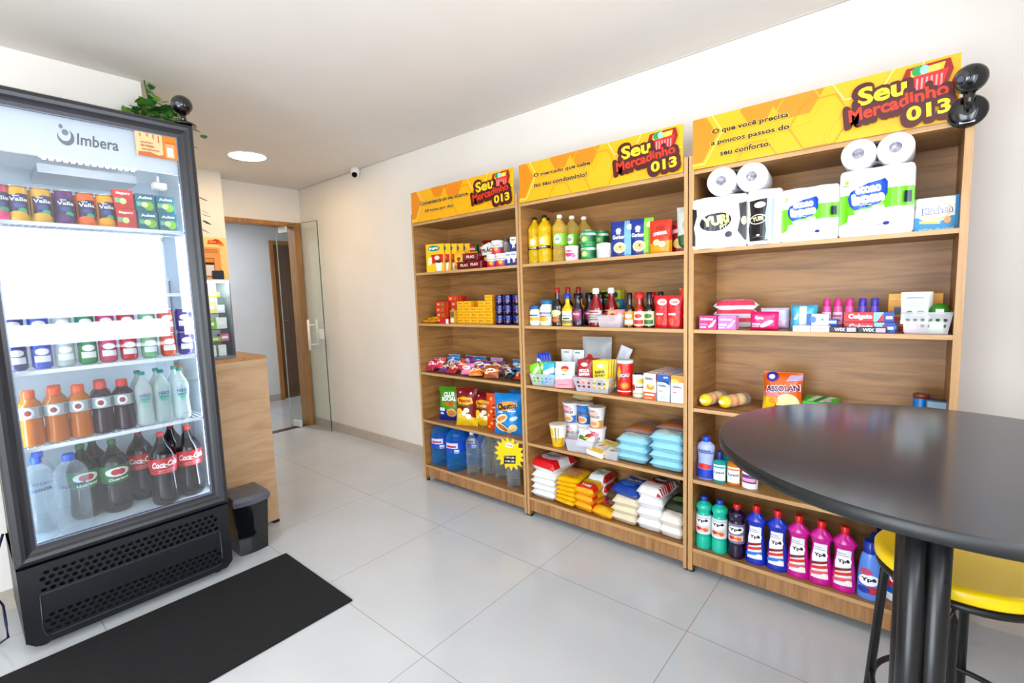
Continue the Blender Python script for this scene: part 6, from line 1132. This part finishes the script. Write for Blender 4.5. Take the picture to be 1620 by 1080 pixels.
# shelf E: big cleaning bottles
yp = [('e', .5, .70, .44, .20, '#f8f6f4', .15), ('t', 'Ypê', .5, .72, .60, .17, '#16202c', .12, .05), ('p', [(.1, .10), (.9, .16), (.9, .46), (.1, .40)], '#e6d8d0'), ('e', .35, .28, .16, .10, '#d83a2c'), ('e', .65, .26, .16, .10, '#e8782c'), ('e', .5, .20, .12, .06, '#f2c4b4'), ('r', .15, .88, .85, .93, '#c8ccd4')]
ECO = [(0, .86), (.02, 1), (.16, 1), (.26, .94), (.30, .98), (.62, .98), (.68, .86), (.72, .84), (.78, 1), (.84, .94), (.90, .46), (.93, .38)]
for k, (x, c, cc2, l) in enumerate(((.860, '#1cc4ac', '#1a56b4', 'turquoise bottle with blue cap, leftmost on the bottom shelf'), (.938, '#1cc4ac', '#1a56b4', 'turquoise bottle with blue cap, second on the bottom shelf'), (1.020, '#2c1440', '#d81c24', 'dark purple bottle with red cap, third on the bottom shelf'))):
    bottle('floor_cleaner_bottle', (x, .062, zE), l, 'bottle', 'round cleaner bottles', .272, .038, ECO, P(c, .18, 0, .3), (.91, 1, .42, P(cc2, .3)), (.30, .66, P('#e9ebee' if k < 2 else '#8c84a4', .35), yp, PI * .8, PI * 1.3), rz=.05)
vj = [('p', [(.16, .0), (.84, .02), (.80, .42), (.84, .98), (.72, 1), (.20, .98), (.10, .60), (.18, .40)], '#f2f0f2'), ('e', .5, .66, .36, .14, '#ffffff', .2), ('t', 'Ypê', .5, .67, .50, .12, '#16202c', .12, .05), ('r', .2, .82, .7, .84, '#b0a8b8'), ('r', .2, .88, .6, .90, '#b0a8b8'), ('p', [(.15, .36), (.80, .48), (.80, .54), (.15, .44)], '#8a1c28'), ('p', [(.15, .24), (.80, .34), (.80, .42), (.15, .32)], '#e0402c'), ('p', [(.15, .08), (.80, .18), (.80, .26), (.15, .18)], '#e8707c'), ('e', .68, .12, .12, .07, '#fff4f0')]
vb = [o if o[-1] != '#e8707c' else ('p', [(.15, .08), (.80, .18), (.80, .26), (.15, .18)], '#3c8ce0') for o in vj]
for k, x in enumerate((1.108, 1.200, 1.287, 1.374, 1.461)):
    c, ops, l = ('#1840c0', vb, ('royal blue squeeze bottle with red cap, left of the blue pair', 'royal blue squeeze bottle with red cap, right of the blue pair')[min(k, 1)]) if k < 2 else ('#d218a0', vj, ('magenta squeeze bottle with red cap, left of three', 'magenta squeeze bottle with red cap, middle of three', 'magenta squeeze bottle with red cap, right of three')[k - 2])
    bottle('cleaner_bottle', (x, .060, zE), l, 'bottle', 'squeeze bottles with red caps', .290, .0455, SQUEEZE, P(c, .22, 0, .3), (.885, 1, .36, P('#d8141c', .3)), (.10, .66, None, ops, PI * .75), sy=.66, sharp=False)
LBP = [(0, .9), (.02, 1), (.25, 1), (.45, .95), (.62, .86), (.74, .74), (.80, .56), (.82, .54)]
for k, (x, y, z, c, l) in enumerate(((1.552, .062, 0, '#6c9ae4', 'light blue softener bottle with blue cap, front one'), (1.572, .145, 0, '#5c8ad8', 'light blue softener bottle with blue cap, middle one'), (1.590, .228, 0, '#3c68c4', 'blue softener bottle with dark blue cap, rear one'))):
    bottle('softener_bottle', (x, y, zE + z), l, 'bottle', 'softener bottles behind the stool leg', .252, .043, LBP, P(c, .25), (.80, 1, .62, P('#1742a8' if k < 2 else '#14286c', .3)), (.08, .56, None, [('e', .5, .55, .34, .20, '#f8f8fc', .1), ('t', 'Ypê', .5, .56, .44, .16, '#16305c', .1, .05), ('e', .4, .84, .2, .12, '#d0567c'), ('e', .6, .2, .26, .14, '#c83c5c'), ('e', .35, .18, .2, .12, '#2c4cb0')]), sy=.7, rz=-.05)
bottle('detergent_jug', (1.655, .120, zE), 'white, blue and red washing liquid jug behind the stool', 'bottle', None, .24, .055, [(0, .9), (.02, 1), (.5, 1), (.7, .8), (.82, .4), (.85, .36)], P('#ecf0f6', .3), (.85, 1, .42, P('#1c60c0', .3)), (.14, .72, P('#1c6cc0', .35), [('p', [(.2, .2), (.8, .3), (.7, .8), (.3, .7)], '#d8202c'), ('t', 'OMO', .5, .52, .5, .24, '#ffffff', .1, .05)], PI * .9, 2 * PI), sy=.8)

# ================================================================ drinks in the fridge (fronts face +x)
RF = PI / 2
val = lambda c: [('r', .14, .12, .86, .86, '#2c3468'), ('e', .3, .9, .2, .1, c), ('t', 'Valle', .5, .66, .60, .14, '#f0f2fa', 0, .03), ('t', 'del', .42, .78, .2, .06, '#f0f2fa'), ('e', .5, .44, .16, .09, '#58609c'), ('e', .6, .26, .14, .10, '#3cb888'), ('e', .45, .12, .3, .12, c)]
z1 = 1.860
for k, (y, c, nm) in enumerate(((-2.178, '#e0467c', 'pink'), (-2.123, '#e8b428', 'gold'), (-2.050, '#dcae3c', 'pale gold'), (-1.975, '#6a2a78', 'purple'), (-1.903, '#ee7420', 'orange'), (-1.832, '#f0ac1c', 'amber'))):
    for j in range(2): can('juice_can', (-1.305 - .085 * j, y + .0 * j, z1), '%s juice can %s the top fridge shelf' % (nm, ('at the front of', 'in the second row of')[j]), 'can', 'juice cans on the top fridge shelf', .034, .148, c, val(c), rz=RF, beverage=True)
jb = lambda a, b: [('r', .0, .62, 1, 1, a), ('t', 'Maguary' if b == '#c83a2c' else 'Ades', .5, .80, .74, .16, '#f4f6f8', .04, .04), ('e', .66, .34, .26, .26, b), ('e', .45, .40, .18, .16, '#dce8a8'), ('r', .04, .3, .28, .55, '#7cc4a0')]
for k, (y, a, b, w_, nm) in enumerate(((-1.762, '#d83a34', '#c83a2c', .074, 'red'), (-1.677, '#2c7c8c', '#8cc43c', .078, 'left teal'), (-1.593, '#2c7c8c', '#8cc43c', .076, 'right teal'))):
    mb = boxed('x', w_, .05, .085 if k else .09, a, jb(a, b)); 
    for j in range(2):
        l = '%s juice carton, %s of two stacked on the top fridge shelf' % (nm, ('lower', 'upper')[j])
        if j == 0: o = single(mb, 'juice_carton', (-1.295, y, z1), l, 'carton', 'juice cartons in the fridge', RF)
        else: again(o, (-1.300, y - .003, z1 + (.086 if k else .091)), l)
z2 = 1.222
for k, (y, c, nm) in enumerate(((-2.190, '#1c2c6c', 'navy'), (-2.112, '#1c56b8', 'bright blue'), (-2.036, '#b8c4c0', 'silver green'), (-1.958, '#128a4c', 'green'), (-1.884, '#c83a68', 'rose'), (-1.805, '#c81c2c', 'red'), (-1.722, '#86b88c', 'pale green'), (-1.642, '#d8602c', 'orange'), (-1.566, '#4a2c8c', 'violet'))):
    for j in range(2): can('soda_can', (-1.300, y, z2 + .121 * j), '%s soda can, %s of two stacked on the second fridge shelf' % (nm, ('lower', 'upper')[j]), 'can', 'soda cans on the second fridge shelf', .034, .120, c, [('r', .2, .2, .8, .5, '#e8ecf0'), ('e', .5, .7, .24, .16, '#f0f0f4')], rz=RF, beverage=True)
z3 = .887
GAT = [(0, .88), (.015, .97), (.05, 1), (.26, 1), (.38, .94), (.46, .95), (.50, 1), (.60, 1), (.62, .97), (.64, 1), (.70, 1), (.76, .90), (.82, .64), (.85, .56), (.86, .56)]
for k, (y, c, nm) in enumerate(((-2.172, 'o', 'left'), (-2.090, 'o', 'middle'), (-2.008, 'o', 'right'), (-1.928, 'd', 'left'), (-1.847, 'd', 'right'))):
    for j in range(2 if k in (1, 3) else 1):
        liq = CLEAR('#e89a34', '#c46a0c', .70, .1, .25, 'orange_drink') if c == 'o' else CLEAR('#4a2040', '#2a1028', .86, .08, .14, 'purple_drink')
        bottle('sports_drink_bottle', (-1.310 - .09 * j, y + .012 * j, z3), '%s sports drink bottle, %s%s on the third fridge shelf' % (('orange', 'dark purple')[c == 'd'], nm, ' and behind the front one' if j else ' one in front'), 'bottle', 'sports drink bottles', .245, .041, GAT, liq, (.86, 1, .56, P('#e8641c' if c == 'o' else '#d85038', .35)), (.50, .71, P('#b4bcc0', .3), [('e', .42, .5, .16, .42, '#e8ecec'), ('e', .42, .5, .09, .24, '#9c3028'), ('r', .7, .1, 1, .9, '#8c989c')], PI, 2 * PI), rz=RF)
H2 = CLEAR('#f2f7f5', '#cfdcd8', .5, .08, .35, 'cloudy_drink')
for k, y in enumerate((-1.768, -1.690, -1.610)):
    for j in range(2):
        bottle('soft_drink_bottle', (-1.292 - .09 * j, y + .0 * j, z3), 'pale bottle with green cap, %s in the %s row of the third fridge shelf' % (('left', 'middle', 'right')[k], ('front', 'rear')[j]), 'bottle', 'pale bottles with green caps', .270, .0365, SODA, H2, (.94, 1, .36, P('#12907c', .35)), (.36, .64, None, [('t', 'H2O', .48, .74, .44, .22, '#2c4ca0', 0, .03), ('r', .28, .40, .68, .56, '#48b09c'), ('r', .34, .28, .62, .33, '#48b09c'), ('r', .36, .1, .6, .2, '#7cc8b8')]), rz=RF)
z4 = .456
WBG = [(0, .84), (.012, .95), (.05, 1)] + [(.08 + .04 * i, (.96, 1)[i % 2]) for i in range(15)] + [(.70, 1), (.78, .94), (.86, .66), (.91, .34), (.93, .32)]
for k, (x, y, r, l) in enumerate(((-1.325, -2.175, .052, 'clear water bottle with blue cap at the bottom left corner of the fridge'), (-1.300, -2.070, .062, 'big clear water bottle with blue cap, nearest the fridge glass'), (-1.43, -2.16, .052, 'clear water bottle with blue cap at the back of the fridge bottom'))):
    bottle('water_bottle', (x, y, z4), l, 'bottle', 'water bottles in the fridge', .375 if k != 1 else .365, r, WBG, CLR, (.915, 1, .38, P('#1460cc', .35)), (.56, .68, None, [('t', 'buona', .5, .55, .60, .42, '#2a4878', 0, .03)]), rz=RF)
GD = CLEAR('#1c3a20', '#120f14', .90, .06, .1, 'dark_green_bottle'); CK = CLEAR('#3a1a14', '#140a10', .90, .06, .1, 'cola')
gu = [('r', 0, 0, 1, 1, '#0d7c3c'), ('e', .48, .64, .34, .26, '#f2f0ea'), ('e', .42, .64, .12, .17, '#c81c28'), ('e', .56, .64, .12, .17, '#c81c28'), ('t', 'Guaraná', .5, .24, .56, .18, '#e6f0e0', .05, .03, .2)]
for k, (x, y, l) in enumerate(((-1.45, -2.01, 'dark bottle with green label, half behind the big water bottle'), (-1.415, -1.895, 'dark bottle with green label, fully seen in the middle of the fridge bottom'), (-1.55, -1.95, 'dark green bottle standing behind the two green label ones'))):
    bottle('guarana_bottle', (x, y, z4), l, 'bottle', 'green label bottles', .365, .060, SODA, GD, (.94, 1, .30, P('#128048', .3)), (.42, .66, P('#0d7c3c', .35), gu[1:], PI * .8, 2 * PI), rz=RF + .1)
ck = [('t', 'Coca-Cola', .5, .64, .80, .36, '#ffffff', .05, .025, .35), ('p', [(.15, .48), (.6, .40), (.5, .46)], '#ffffff'), ('t', 'SABOR ORIGINAL', .52, .26, .50, .09, '#f6c8c8', .05, .02), ('t', 'MENOS AÇÚCAR', .52, .13, .50, .09, '#f6c8c8', .05, .02)]
for k, (x, y, l) in enumerate(((-1.315, -1.715, 'dark cola bottle with red label and red cap, nearest the glass'), (-1.345, -1.590, 'dark cola bottle with red label and red cap, at the right end'), (-1.50, -1.770, 'dark cola bottle with red label, rear one left of the pair'), (-1.50, -1.625, 'dark cola bottle with red label, rear one between the front pair'))):
    bottle('cola_bottle', (x, y, z4), l, 'bottle', 'cola bottles', .375, .060, SODA, CK, (.94, 1, .28, P('#d01420', .3)), (.44, .66, P('#d0101c', .3), ck, PI * .8, 2 * PI), rz=RF - .05)
